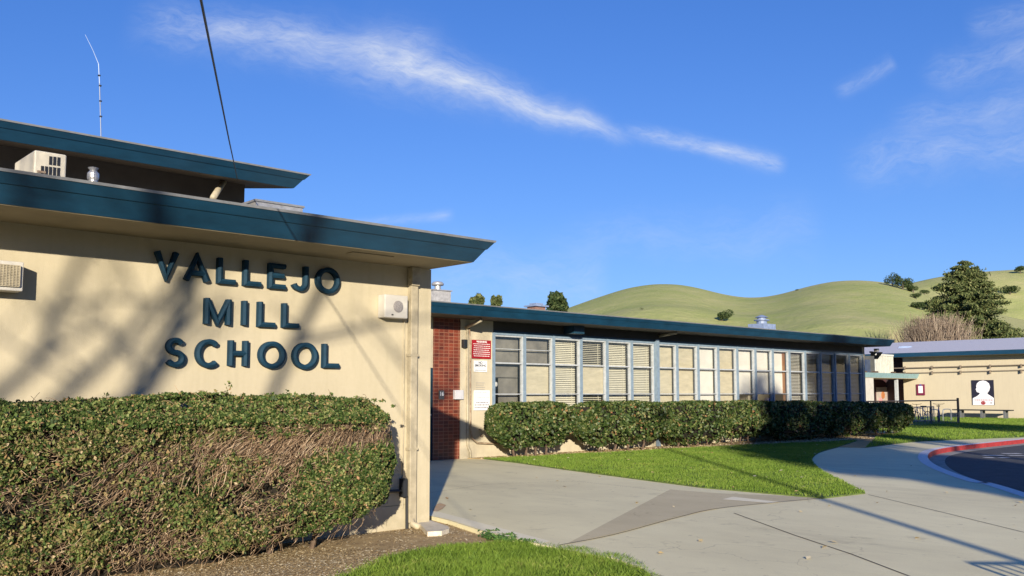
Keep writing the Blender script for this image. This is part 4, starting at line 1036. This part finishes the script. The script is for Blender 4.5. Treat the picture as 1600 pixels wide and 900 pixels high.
# grass
def patchy(m):
    nt = m.node_tree; cr = [n for n in nt.nodes if n.type == 'VALTORGB'][0]; g = cr.inputs[0].links[0].from_socket; N = nt.nodes.new
    tc = N('ShaderNodeTexCoord'); n1 = N('ShaderNodeTexNoise'); n1.inputs['Scale'].default_value = .9; n1.inputs['Detail'].default_value = 7; n1.inputs['Roughness'].default_value = .7; nt.links.new(tc.outputs['Object'], n1.inputs['Vector'])
    f = E(nt, g) * .55 + E(nt, n1.outputs['Fac']).ss(.32, .72) * .5; nt.links.new(f.s, cr.inputs[0]); return m
GRS = leafmat('grass_blade', [(0,(.10,.18,.022)),(.5,(.17,.27,.035)),(.85,(.25,.34,.055)),(1,(.40,.36,.14))], .6, .25, .35); patchy(GRS)
def grass(name, poly, n, h, w, z, label, clump=2.0, dmin=.35, edge=0.0):
    P = np.array([p[:2] for p in poly]); x = rng.uniform(P[:,0].min(), P[:,0].max(), n*3); y = rng.uniform(P[:,1].min(), P[:,1].max(), n*3)
    k = inpoly(x, y, poly)&visible(x, y, z, 80); x, y = x[k], y[k]
    k = rng.uniform(0,1,len(x)) < np.clip(dmin+.6*(nz(x,y,0,clump,2)+.5*nz(x,y,0,clump*3.3,1))+.35, dmin, 1); x, y = x[k][:n], y[k][:n]
    n = len(x); hh = h*rng.uniform(.5,1.25,n)*(1+.25*nz(x,y,0,clump*1.7,5)); a = rng.uniform(0,2*math.pi,n)
    dx, dy = np.cos(a)*w*.5, np.sin(a)*w*.5; lx_, ly_ = rng.normal(0,.35,n)*hh, rng.normal(0,.35,n)*hh
    z0_ = np.full(n, z); V = np.empty((n,4,3))
    V[:,0] = np.stack([x-dx,y-dy,z0_],1); V[:,1] = np.stack([x+dx,y+dy,z0_],1)
    V[:,2] = np.stack([x+dx*.55+lx_*.5,y+dy*.55+ly_*.5,z0_+hh*.62],1); V[:,3] = np.stack([x+lx_,y+ly_,z0_+hh],1)
    o = arr_mesh(name, V.reshape(-1,3), 4, GRS, None, (float(P[:,0].mean()), float(P[:,1].mean()), z)); tag(o, label, 'grass', kind='stuff'); return n
grass('near_grass', lawn_front, 60000, .055, .0055, -.035, 'bright green lawn grass at the bottom of the picture', 3, .5)
grass('middle_grass', lawn_mid, 120000, .040, .011, .02, 'mown green lawn grass in front of the clipped shrubs', 1.2, .55)
grass('far_grass', lawn_far, 70000, .06, .026, .018, 'distant lawn grass in front of the far building', .8, .5)
# edge tufts along the near lawn creeping onto the soil, and weeds at the paving edge
n = 5000; t = rng.uniform(0, 1, n); pts = np.array([p[:2] for p in lawn_front[:41]]); idx = t*(len(pts)-1); i0 = idx.astype(int); fr_ = (idx-i0)[:,None]; Pp = pts[i0]*(1-fr_)+pts[np.minimum(i0+1,len(pts)-1)]*fr_+rng.normal(0,.10,(n,2))
hh = .035*rng.uniform(.4,1.2,n); a = rng.uniform(0,6.28,n); V = np.empty((n,3,3)); V[:,0] = np.stack([Pp[:,0]-np.cos(a)*.003,Pp[:,1]-np.sin(a)*.003,np.full(n,-.05)],1); V[:,1] = np.stack([Pp[:,0]+np.cos(a)*.003,Pp[:,1]+np.sin(a)*.003,np.full(n,-.05)],1); V[:,2] = np.stack([Pp[:,0]+rng.normal(0,.01,n),Pp[:,1]+rng.normal(0,.01,n),-.05+hh],1)
k = Pp[:,0]*.0+1 > 0
tag(arr_mesh('sparse_grass', V.reshape(-1,3), 3, GRS, None, (6,7,-.05)), 'thin scattered grass where the near lawn fades into bare soil', 'grass', kind='stuff')
# weeds at paving edge
WED = leafmat('weed_leaf', [(0,(.04,.10,.02)),(.6,(.08,.17,.035)),(1,(.16,.22,.07))], .5, .4, .25)
cs = [onZ(u, v, -.03) for u, v in ((763,838),(772,841),(785,843),(800,845),(815,848),(828,850),(770,834),(795,840))]
C = np.concatenate([np.stack([rng.normal(c[0],.045,160), rng.normal(c[1],.045,160), rng.uniform(-.045,.012,160)],1) for c in cs])
tag(arr_mesh('weeds', leaf_quads(C, .026, np.tile([[0,-.3,.9]],(len(C),1)), .6, 1.4), 4, WED, None, (cs[0][0],cs[0][1],-.05)), 'low patch of green weeds at the edge of the concrete walk', 'weeds', kind='stuff')
# wood-chip and straw litter on the soil
LIT = leafmat('straw_litter', [(0,(.26,.18,.09)),(.5,(.52,.41,.24)),(.85,(.68,.57,.37)),(1,(.78,.70,.52))], .85, .2, 0)
n = 90000; x = rng.uniform(1.5, 8.4, n); y = rng.uniform(5.6, 9.3, n); k = inpoly(x, y, soil_poly)&visible(x, y, -.05, 40)&~inpoly(x, y, lawn_front)
x, y = x[k], y[k]; k = rng.uniform(0,1,len(x)) < np.clip(.60+.5*nz(x,y,0,1.6,3)+.3*nz(x,y,0,6,1)+.25*(5.5-x), .12, 1); x, y = x[k], y[k]
C = np.stack([x, y, -.05+rng.uniform(.001,.008,len(x))], 1)
tag(arr_mesh('mulch_litter', leaf_quads(C, .013, np.tile([[0,0,1.0]],(len(C),1)), .82, 2.2, .5), 4, LIT, None, (5,8,-.05)), 'pale straw and wood-chip litter strewn on the bare soil', 'mulch', kind='stuff')
n = 9000; x = rng.uniform(14.5,36,n); y = rng.uniform(15.6,17.6,n); k = inpoly(x,y,bed); C = np.stack([x[k],y[k],np.full(k.sum(),.016)],1)
tag(arr_mesh('bed_litter', leaf_quads(C, .04, np.tile([[0,0,1.0]],(len(C),1)), .7, 1.6), 4, LIT, None, (25,17,.012)), 'dry leaf litter lying in the bed under the clipped shrubs', 'leaf litter', kind='stuff')

# ================================================================== HILLS AND TREES
def hillmat():
    m = bpy.data.materials.new('hill_grass'); m.use_nodes = True; nt = m.node_tree; N = nt.nodes.new; L = nt.links.new
    b = nt.nodes['Principled BSDF']; b.inputs['Roughness'].default_value = .95; b.inputs['Specular IOR Level'].default_value = .1
    tc = N('ShaderNodeTexCoord')
    def ns(sc, det, st=(1,1,1)):
        mp = N('ShaderNodeMapping'); mp.inputs['Scale'].default_value = st; L(tc.outputs['Object'], mp.inputs[0])
        n = N('ShaderNodeTexNoise'); n.inputs['Scale'].default_value = sc; n.inputs['Detail'].default_value = det; n.inputs['Roughness'].default_value = .65; L(mp.outputs[0], n.inputs['Vector']); return E(nt, n.outputs['Fac'])
    f = ns(.012, 7).ss(.38,.64)*.5+ns(.045, 9, (1,1,4)).ss(.35,.7)*.35+ns(.35, 4).ss(.3,.75)*.2
    bp = N('ShaderNodeBump'); bp.inputs['Strength'].default_value = .5; bp.inputs['Distance'].default_value = 1.0; L((ns(.06, 8)*2.0+ns(.3, 4)).s, bp.inputs['Height']); L(bp.outputs[0], b.inputs['Normal'])
    mx = N('ShaderNodeMix'); mx.data_type = 'RGBA'; L(f.s, mx.inputs[0]); mx.inputs[6].default_value = HILL1; mx.inputs[7].default_value = HILL2
    L(mx.outputs[2], b.inputs['Base Color']); return m
HILL1 = (.27,.315,.105,1); HILL2 = (.43,.40,.20,1)
HM = hillmat()
def hill(name, prof, D0, D1, D2, amp, seed):
    """ridge at distance D1, rising from D0, falling to D2"""
    us = np.linspace(prof[0][0], prof[-1][0], 150); pu = [p[0] for p in prof]; pv = [p[1] for p in prof]
    vr = np.interp(us, pu, pv); ker = np.exp(-np.linspace(-2,2,9)**2); ker /= ker.sum(); vr = np.convolve(np.pad(vr, 4, 'edge'), ker, 'valid')
    rows = 70; m_ = MB()
    for j in range(rows):
        t = j/(rows-1)
        for i, u in enumerate(us):
            a, b = ab(u, vr[i]); H = b*D1+EYE
            if t < .7: s = t/.7; D = D0+(D1-D0)*s; pz = s*s*(3-2*s)*.55+s*.45; pz = math.sin(s*math.pi/2)**.9*D/D1
            else: s = (t-.7)/.3; D = D1+(D2-D1)*s; pz = math.cos(s*math.pi/2)
            x = fw[0]*D+rt[0]*a*D; y = fw[1]*D+rt[1]*a*D
            z = H*pz + amp*1.5*math.sin(math.pi*min(1, t/.7))*(1-t/.7)*float(nz(np.array(x), np.array(y), 0, .012, seed)+.45*nz(np.array(x), np.array(y), 0, .035, seed+2)) if t < .7 else H*pz
            m_.v.append((x, y, max(z, -1) if j else -2))
    n = len(us)
    for j in range(rows-1):
        for i in range(n-1): a = j*n+i; m_.f.append((a, a+1, a+n+1, a+n))
    return tag(m_.build(name, HM, None, (0,0,0), smooth=True), kind='structure')
P1_ = [(500,560),(820,505),(880,484),(930,466),(980,450),(1020,443.5),(1060,444),(1090,449.5),(1130,460),(1165,465.5),(1195,464.5),(1225,458.5),(1260,448),(1300,439.5),(1340,437.5),(1380,440.5),(1420,449),(1450,463),(1500,478),(1600,500),(1800,540)]
hill('hill', P1_, 190, 560, 900, 4.0, 1.0)
P2_ = [(1150,560),(1300,500),(1380,455),(1420,443),(1460,434),(1500,427.5),(1550,423.5),(1600,420.5),(1700,415),(1900,440)]
hill('distant_hill', P2_, 700, 1000, 1500, 5, 4.0)

OAK = leafmat('oak_leaf', [(0,(.018,.038,.014)),(.5,(.04,.065,.022)),(1,(.085,.11,.04))], .7, .2, .15)
BARK = mat('tree_bark', (.12,.095,.075), .9, .25, 4)
def blob_tree(name, u, v, wpx, hpx, D, label, n=900, group='oaks on the hill', lm=None, lobes=7, leaf=None, flat=.6, tall=False):
    c = atF(u, v, D); W = wpx/1451*D; H = hpx/1451*D
    t = thing(name, (c[0], c[1], c[2]-H*.55), label, 'tree', group)
    base = c[2]-H*.55
    C = []
    for k in range(lobes):
        a = rng.uniform(-.36,.36)*W; bb = rng.uniform(-.3,.3)*W; hz2 = rng.uniform(-.12,.30)*H; r = rng.uniform(.17,.30)*W
        d = unit(rng.normal(size=(n//lobes,3)))*(r*rng.uniform(.65,1.05,(n//lobes,1))); d[:,2] *= flat*H/W*1.9
        C.append(d+np.array([[c[0]+rt[0]*a+fw[0]*bb, c[1]+rt[1]*a+fw[1]*bb, c[2]+hz2*(1-abs(a)/W*1.3)]]))
    C = np.concatenate(C); 
    arr_mesh('crown', leaf_quads(C, (leaf or W*.045), None, 0, 1.3), 4, lm or OAK, t)
    MB().tube([(c[0],c[1],base-2),(c[0]+.2,c[1],base+H*.2),(c[0]+W*.06,c[1],c[2]+H*.1)], [W*.045,W*.035,W*.015], 7).tube([(c[0],c[1],base+H*.15),(c[0]-W*.2,c[1],c[2])], [W*.02,W*.01], 5).build('trunk', BARK, t)
    return t
# hill tree distances follow the slope they stand on
HT = [('oak_tree',1127,493,34,18,330,'round dark oak on the green hill just above the wing roof, left of the ventilator'),
      ('oak_tree',1394,438,26,22,545,'left oak of the dark clump on the near ridge'),('oak_tree',1410,442,30,24,545,'middle oak of the dark clump on the near ridge'),
      ('oak_tree',1427,451,22,15,540,'low oak at the right foot of the ridge clump'),
      ('oak_bush',1430,462,20,10,500,'small oak bush below the ridge clump, left of the big conifer'),('oak_bush',1434,477,30,13,460,'wider oak bush low on the slope touching the big conifer'),
      ('oak_tree',1444,456,16,10,520,'small oak partly behind the top left of the conifer'),
      ('oak_tree',1578,452,26,18,800,'lone oak on the far hill right of the conifer'),('oak_tree',1594,422,22,12,990,'dark oak on the skyline at the right edge'),
      ('oak_bush',1244,453,9,4,555,'tiny bush on the skyline in the dip between hills'),('oak_bush',1003,482,7,4,440,'tiny bush on the slope above the wing roof, left side')]
from mathutils.bvhtree import BVHTree
HB = []
for h_ in scn.objects:
    if h_.name in ('hill', 'distant_hill'): HB.append(BVHTree.FromPolygons([v_.co[:] for v_ in h_.data.vertices], [p_.vertices[:] for p_ in h_.data.polygons]))
def ground_dist(u, v):
    for k in range(14):
        d = Vector(ray(u, v+k)).normalized(); best = None
        for b_ in HB:
            hit = b_.ray_cast(Vector((0,0,EYE)), d)
            if hit[0] is not None and (best is None or hit[3] < best): best = hit[3]; P_ = hit[0]
        if best: return P_.x*fw[0]+P_.y*fw[1]
    return None
for nme, u, v, w, hpx, D, lb in HT:
    Dd = ground_dist(u, v+hpx*.42) or D
    blob_tree(nme, u, v, w, hpx, Dd-1, lb, 1600 if w > 12 else 250, leaf=w/1451*Dd*.045)
# trees behind the wing
EUC = leafmat('olive_leaf', [(0,(.035,.06,.02)),(.5,(.09,.115,.04)),(1,(.17,.18,.07))], .6, .3, .2)
blob_tree('background_tree', 746, 472, 21, 19, 62, 'left of two small olive tree tops above the wing roof', 1100, 'trees behind the wing', EUC, 6, .2, .8)
blob_tree('background_tree', 776, 473, 14, 18, 62, 'right and narrower of two olive tree tops above the wing roof', 800, 'trees behind the wing', EUC, 5, .18, .9)
blob_tree('background_tree', 874, 476, 33, 33, 75, 'dark loose tree top above the wing roof at the left foot of the hill', 1300, 'trees behind the wing', OAK, 8, .26, 1.0)
# big cedar
def conifer(u, vt, D, Wpx, label):
    c = atF(u, vt, D); H = c[2]; W = Wpx/1451*D; t = thing('cedar_tree', (c[0], c[1], 0), label, 'tree')
    m_ = MB(); m_.tube([(c[0],c[1],0),(c[0]+.1,c[1],H*.5),(c[0],c[1],H*.97)], [.45,.26,.04], 8); m_.build('trunk', BARK, t)
    C = []; Nn = []; br = MB(); 
    for k in range(520):
        f = rng.uniform(0,1)**1.15; z = H*(.10+.88*f); L_ = W*.5*(1-f)**.70*rng.uniform(.58,1.14)+.3; a = rng.uniform(0,2*math.pi)
        dx, dy = math.cos(a), math.sin(a); up_ = rng.uniform(.05,.38)
        p = lambda s: np.array((c[0]+dx*L_*s, c[1]+dy*L_*s, z+L_*(up_*s-.12*s*s)))
        br.tube([p(0),p(.5),p(1)], [.05,.03,.008], 4, False)
        m = int(60+75*L_); s = rng.uniform(.15,1.02,m)**.8; base = np.array([p(q) for q in s]); sp_ = (.50*(1.05-s)+.10)[:,None]*L_*.42
        off = rng.normal(size=(m,3))*sp_*np.array([[.6,.6,.32]])+np.array([[0,0,-.06]])
        C.append(base+off); Nn.append(np.tile([[0,0,1.0]],(m,1)))
    for k in range(90):       # inner sprays that close the crown
        f = rng.uniform(0,.93); z = H*(.10+.88*f); rr_ = W*.5*(1-f)**.75*rng.uniform(.25,.78); a = rng.uniform(0,2*math.pi)
        C.append(np.array([[c[0]+math.cos(a)*rr_, c[1]+math.sin(a)*rr_, z]])+rng.normal(size=(150,3))*[[.75,.75,.38]]); Nn.append(np.tile([[0,0,1.0]],(150,1)))
    C = np.concatenate(C); Nn = np.concatenate(Nn); br.build('limbs', BARK, t)
    arr_mesh('crown', leaf_quads(C, .115, Nn, .1, 3.0), 4, leafmat('cedar_needles', [(0,(.035,.06,.022)),(.5,(.10,.13,.045)),(.85,(.18,.20,.075)),(1,(.27,.27,.12))], .7, .2, .15), t)
conifer(1506, 404, 105, 218, 'large dark cedar tree standing behind the far building at the right')
# bare brown thicket in front of it
def thicket(u0, u1, vt, vb, D, n, label, m, name='bare_tree', sp=1.0):
    a = atF((u0+u1)/2, vb, D); t = thing(name, (a[0],a[1],0), label, 'tree'); W = (u1-u0)/1451*D; H = atF(0, vt, D)[2]
    q = rng.uniform(-.5,.5,n)*1.0; P0 = np.stack([a[0]+rt[0]*q*W*.70, a[1]+rt[1]*q*W*.70, rng.uniform(.2,.75,n)*H],1)+rng.normal(size=(n,3))*[[0,.8,0]]
    dd = np.stack([rt[0]*(q*.45+rng.normal(0,.28,n)), rt[1]*(q*.45+rng.normal(0,.28,n)), np.full(n,1.0)],1); Ln = rng.uniform(.15,.42,(n,1))*H
    P1 = P0+unit(dd)*Ln; lim = H*(1-.55*np.abs(q)**2.2)*rng.uniform(.9,1.04,n); P1[:,2] = np.minimum(P1[:,2], lim)
    arr_mesh('twigs', strands(P0, P1, .022*sp, .08, 3), 4, m, t)
    mb = MB()
    for k in range(7): s = (k-3)/7; mb.tube([(a[0],a[1],0),(a[0]+rt[0]*s*W*.5,a[1]+rt[1]*s*W*.5,H*.45),(a[0]+rt[0]*s*W*.8,a[1]+rt[1]*s*W*.8,H*.8)],[.16,.09,.03],6)
    mb.build('trunk', BARK, t)
GREYT = leafmat('bare_twigs', [(0,(.11,.08,.06)),(.5,(.21,.16,.12)),(1,(.36,.30,.23))], .8, .2, 0)
thicket(1416, 1508, 490, 540, 92, 4200, 'wide bare brown-twigged tree below and left of the big cedar', GREYT)
thicket(1345, 1422, 512, 545, 130, 1100, 'faint bare pale tree on the hill foot, left of the brown one', leafmat('pale_twigs', [(0,(.28,.22,.14)),(1,(.42,.36,.22))], .8, .2, 0), sp=.8)

# ------------------------------------------------------------------ what throws the shadows: trees and a lamp post behind the viewer
S = Vector((-.86, -1.0, .30))
def back(u, v, t): p = Vector(onY(u, v, WY)); return p + S*t
def limb(mb, pts, ts, rs):
    P = [back(u, v, t) for (u, v), t in zip(pts, ts)]; P = [Vector(p) for p in spline([tuple(p) for p in P], 5)]
    n = len(P); rr = [.68*(rs[0]+(rs[1]-rs[0])*i/(n-1)) for i in range(n)]; mb.tube(P, rr, 8); return P, rr
def twigs_from(mb, P, rr, k, L0, depth=2):
    for _ in range(k):
        i = rng.integers(max(1,int(len(P)*.25)), len(P)-1); d = Vector(rng.normal(size=3)).normalized(); d = (d*.8+(P[i]-P[i-1]).normalized()*.6+Vector((0,0,.35))).normalized()
        Ln = L0*rng.uniform(.5,1.1); q = [P[i], P[i]+d*Ln*.5+Vector(rng.normal(size=3))*Ln*.08, P[i]+d*Ln+Vector(rng.normal(size=3))*Ln*.12]
        r0 = rr[i]*.42; mb.tube(q, [r0, r0*.7, r0*.35], 5, False)
        if depth > 0: twigs_from(mb, [q[0],q[1],q[2],q[2]+d*.1], [r0,r0*.8,r0*.5,r0*.3], 3, L0*.6, depth-1)
T0 = 14.5
def shade_tree(stems, label, tw, trunk_uv):
    b0 = back(*trunk_uv, T0); base = Vector((b0.x, b0.y, 0)); t = thing('bare_shade_tree', tuple(base), label, 'tree', 'trees behind the viewer')
    mb = MB(); mt = MB()
    for (pts, rs) in stems:
        P, rr = limb(mb, pts, [T0+.25*k for k in range(len(pts))], rs)
        if pts[0][1] > 640: mt.tube(spline([tuple(base+Vector((0,0,-.2))), tuple(base.lerp(P[0],.5)+Vector((0,0,-.3))), tuple(P[0])],4), [.14-(.14-rs[0])*i/8 for i in range(9)], 8)
        twigs_from(mb, P, rr, tw, 1.5, 1)
    mt.build('trunk', BARK, t); mb.build('limbs', BARK, t)
shade_tree([([(-60,690),(-5,620),(60,560),(92,480),(128,400),(165,300)], (.095,.055)),
            ([(40,690),(95,625),(160,565),(225,495),(300,410),(350,330)], (.10,.055)),
            ([(92,485),(160,468),(215,470),(275,480)], (.035,.02)),
            ([(215,470),(200,430),(183,395),(160,330)], (.03,.015)),
            ([(160,330),(260,270),(360,230)], (.05,.03)),
            ([(-100,672),(60,662),(150,648),(222,615),(252,560),(290,470),(318,380),(330,280)], (.12,.12)),
            ([(418,640),(450,560),(505,450),(560,380),(640,300)], (.07,.11)),
            ([(560,480),(610,540),(650,600),(690,640)], (.03,.025)),
            ([(450,535),(540,515),(640,500),(720,495)], (.045,.03)),
            ([(330,330),(420,290),(520,280),(640,290)], (.06,.035)),
            ([(505,450),(530,400),(600,380),(700,370)], (.045,.025))]+
            [([(x_, 345),(x_+22, 290),(x_+30+(x_*7)%35, 225),(x_+80, 120)], (.035+(x_*3 % 5)*.012, .03)) for x_ in (-90,-35,25,70,140,205,250,330,385,455,520,560,640,700)], 'bare many-stemmed tree behind the viewer whose limbs shade the lettered wall', 6, (-420, 1000))

# dense evergreen whose crown shades the far half of the walk
def shade_crown(x, y, zc, rx, rz_, n, label, leaf=.30):
    t = thing('evergreen_tree', (x, y, 0), label, 'tree', 'trees behind the viewer')
    C = []
    for k in range(26):
        d = unit(rng.normal(size=(1,3)))[0]*rng.uniform(.1,.75)**.6; c = np.array((x+d[0]*rx, y+d[1]*rx, zc+d[2]*rz_)); r = rng.uniform(.28,.45)*rx
        C.append(c+unit(rng.normal(size=(n//26,3)))*r*rng.uniform(.3,1,(n//26,1)))
    arr_mesh('crown', leaf_quads(np.concatenate(C), leaf, None, 0, 1.4), 4, OAK, t)
    MB().tube([(x,y,0),(x+.1,y,zc*.5),(x,y,zc)], [.3,.22,.12], 8).build('trunk', BARK, t)
shade_crown(-3.6, -20, 8.9, 3.0, 4.2, 11000, 'tall evergreen behind the viewer shading the far walk and curb')
shade_crown(1.4, -20, 12.6, 2.5, 2.8, 3500, 'slimmer evergreen behind the viewer shading the end of the wing')
shade_crown(16, -16, 11.5, 3.0, 3.0, 5000, 'third evergreen behind the viewer shading the far lawn')
lp = thing('street_lamp', (0.0, -8, 0), 'plain tall lamp post behind the viewer, its shadow a line across the walk', 'street lamp')
lp.location = (6.75-.86*8, -8, 0); WO[lp] = Vector(lp.location); X_ = lp.location.x
MB().tube([(X_,-8,0),(X_,-8,8.3)], [.085,.055], 10).build('pole', GALV, lp, smooth=True); MB().box(X_-.5,X_+.1,-8.1,-7.9,8.3,8.42).build('lamp_head', GALV, lp)
# picket railing just outside the frame: its striped shadow enters at the lower right
ra_ = Vector((*onZ(1514, 880), 0)); rb_ = ra_+Vector((rt[0], rt[1], 0))*1.6; HR = .95
off_ = Vector((-.86, -1.0, 0))*(HR/.30); ra_ += off_; rb_ += off_
bt = thing('picket_railing', tuple(ra_), 'black metal picket railing beside the viewer throwing the striped shadow on the walk', 'railing')
for zz, rr in ((HR, .022), (.14, .015)): MB().tube([ra_+Vector((0,0,zz)), rb_+Vector((0,0,zz))], rr, 6).build('rail', BLACK, bt)
for k in range(15):
    p = ra_.lerp(rb_, k/14); MB().tube([p+Vector((0,0,.0 if k in (0,14) else .14)), p+Vector((0,0,HR))], .024 if k in (0,14) else .016, 6).build('post' if k in (0,14) else 'picket', BLACK, bt)
# asphalt markings
m_ = MB(); rnd = random.Random(2)
PW = mat('road_paint', (.62,.62,.62), .7, .25, 9)
for (u0, u1, v) in ((1536,1600,711.5),(1538,1585,715.0),(1566,1640,708.5)):
    A_ = Vector((*onZ(u0, v, -.13), 0)); B_ = Vector((*onZ(u1, v, -.13), 0)); d_ = (B_-A_).normalized(); n__ = Vector((-d_.y, d_.x, 0)); L_ = (B_-A_).length; s = 0
    while s < L_-.1:
        w2 = rnd.uniform(.25,.6); p = A_+d_*s; q = A_+d_*min(s+w2, L_)
        m_.add([(p+n__*-.13).to_tuple()[:2]+(-.131,), (q+n__*-.13).to_tuple()[:2]+(-.131,), (q+n__*.13).to_tuple()[:2]+(-.131,), (p+n__*.13).to_tuple()[:2]+(-.131,)], [(0,1,2,3)]); s += w2+.12
tag(m_.build('road_marking', PW, None, (0,0,0)), kind='structure')

# added, unseen belt of trees behind the photographer, blocks low sky light
C = []
for k in range(150):
    a = R(140)+R(175)*k/149+rng.normal(0,.01); D = 62+rng.uniform(-5,6); c = np.array((math.cos(a)*D, math.sin(a)*D, rng.uniform(3.5,6.0))); r_ = rng.uniform(2.6,3.4)
    d = unit(rng.normal(size=(170,3)))*(r_*rng.uniform(.5,1.05,(170,1))); d[:,2] *= 1.15; C.append(c+d)
    for q_ in (0,1): 
        c2 = c*np.array([1,1,0])+np.array([rng.normal(0,1.5), rng.normal(0,1.5), 1.6]); C.append(c2+unit(rng.normal(size=(60,3)))*rng.uniform(.6,2.2,(60,1)))
tag(arr_mesh('sky_blocking_wood', leaf_quads(np.concatenate(C), 1.0, None, 0, 1.2), 4, OAK, None, (-40,-40,0)), 'added far belt of dark trees behind the viewer, unseen, blocking low sky light', 'trees', kind='stuff')

FL = leafmat('fallen_leaf', [(0,(.30,.18,.07)),(.5,(.50,.38,.18)),(1,(.62,.55,.38))], .8, .2, 0)
n = 420; x = rng.uniform(8, 30, n); y = rng.uniform(6, 16.8, n); k = inpoly(x, y, lawn_mid); C = np.stack([x[k], y[k], np.full(k.sum(), .058)], 1)
n = 90; x = rng.uniform(7.3, 26, n); y = rng.uniform(4, 16, n); k = inpoly(x, y, pave)&~inpoly(x, y, lawn_mid); C = np.concatenate([C, np.stack([x[k], y[k], np.full(k.sum(), .014)], 1)])
tag(arr_mesh('fallen_leaves', leaf_quads(C, .045, np.tile([[0,0,1.0]],(len(C),1)), .75, 1.4), 4, FL, None, (15,11,.02)), 'a few dry fallen leaves scattered over the lawn and walk', 'leaves', kind='stuff')
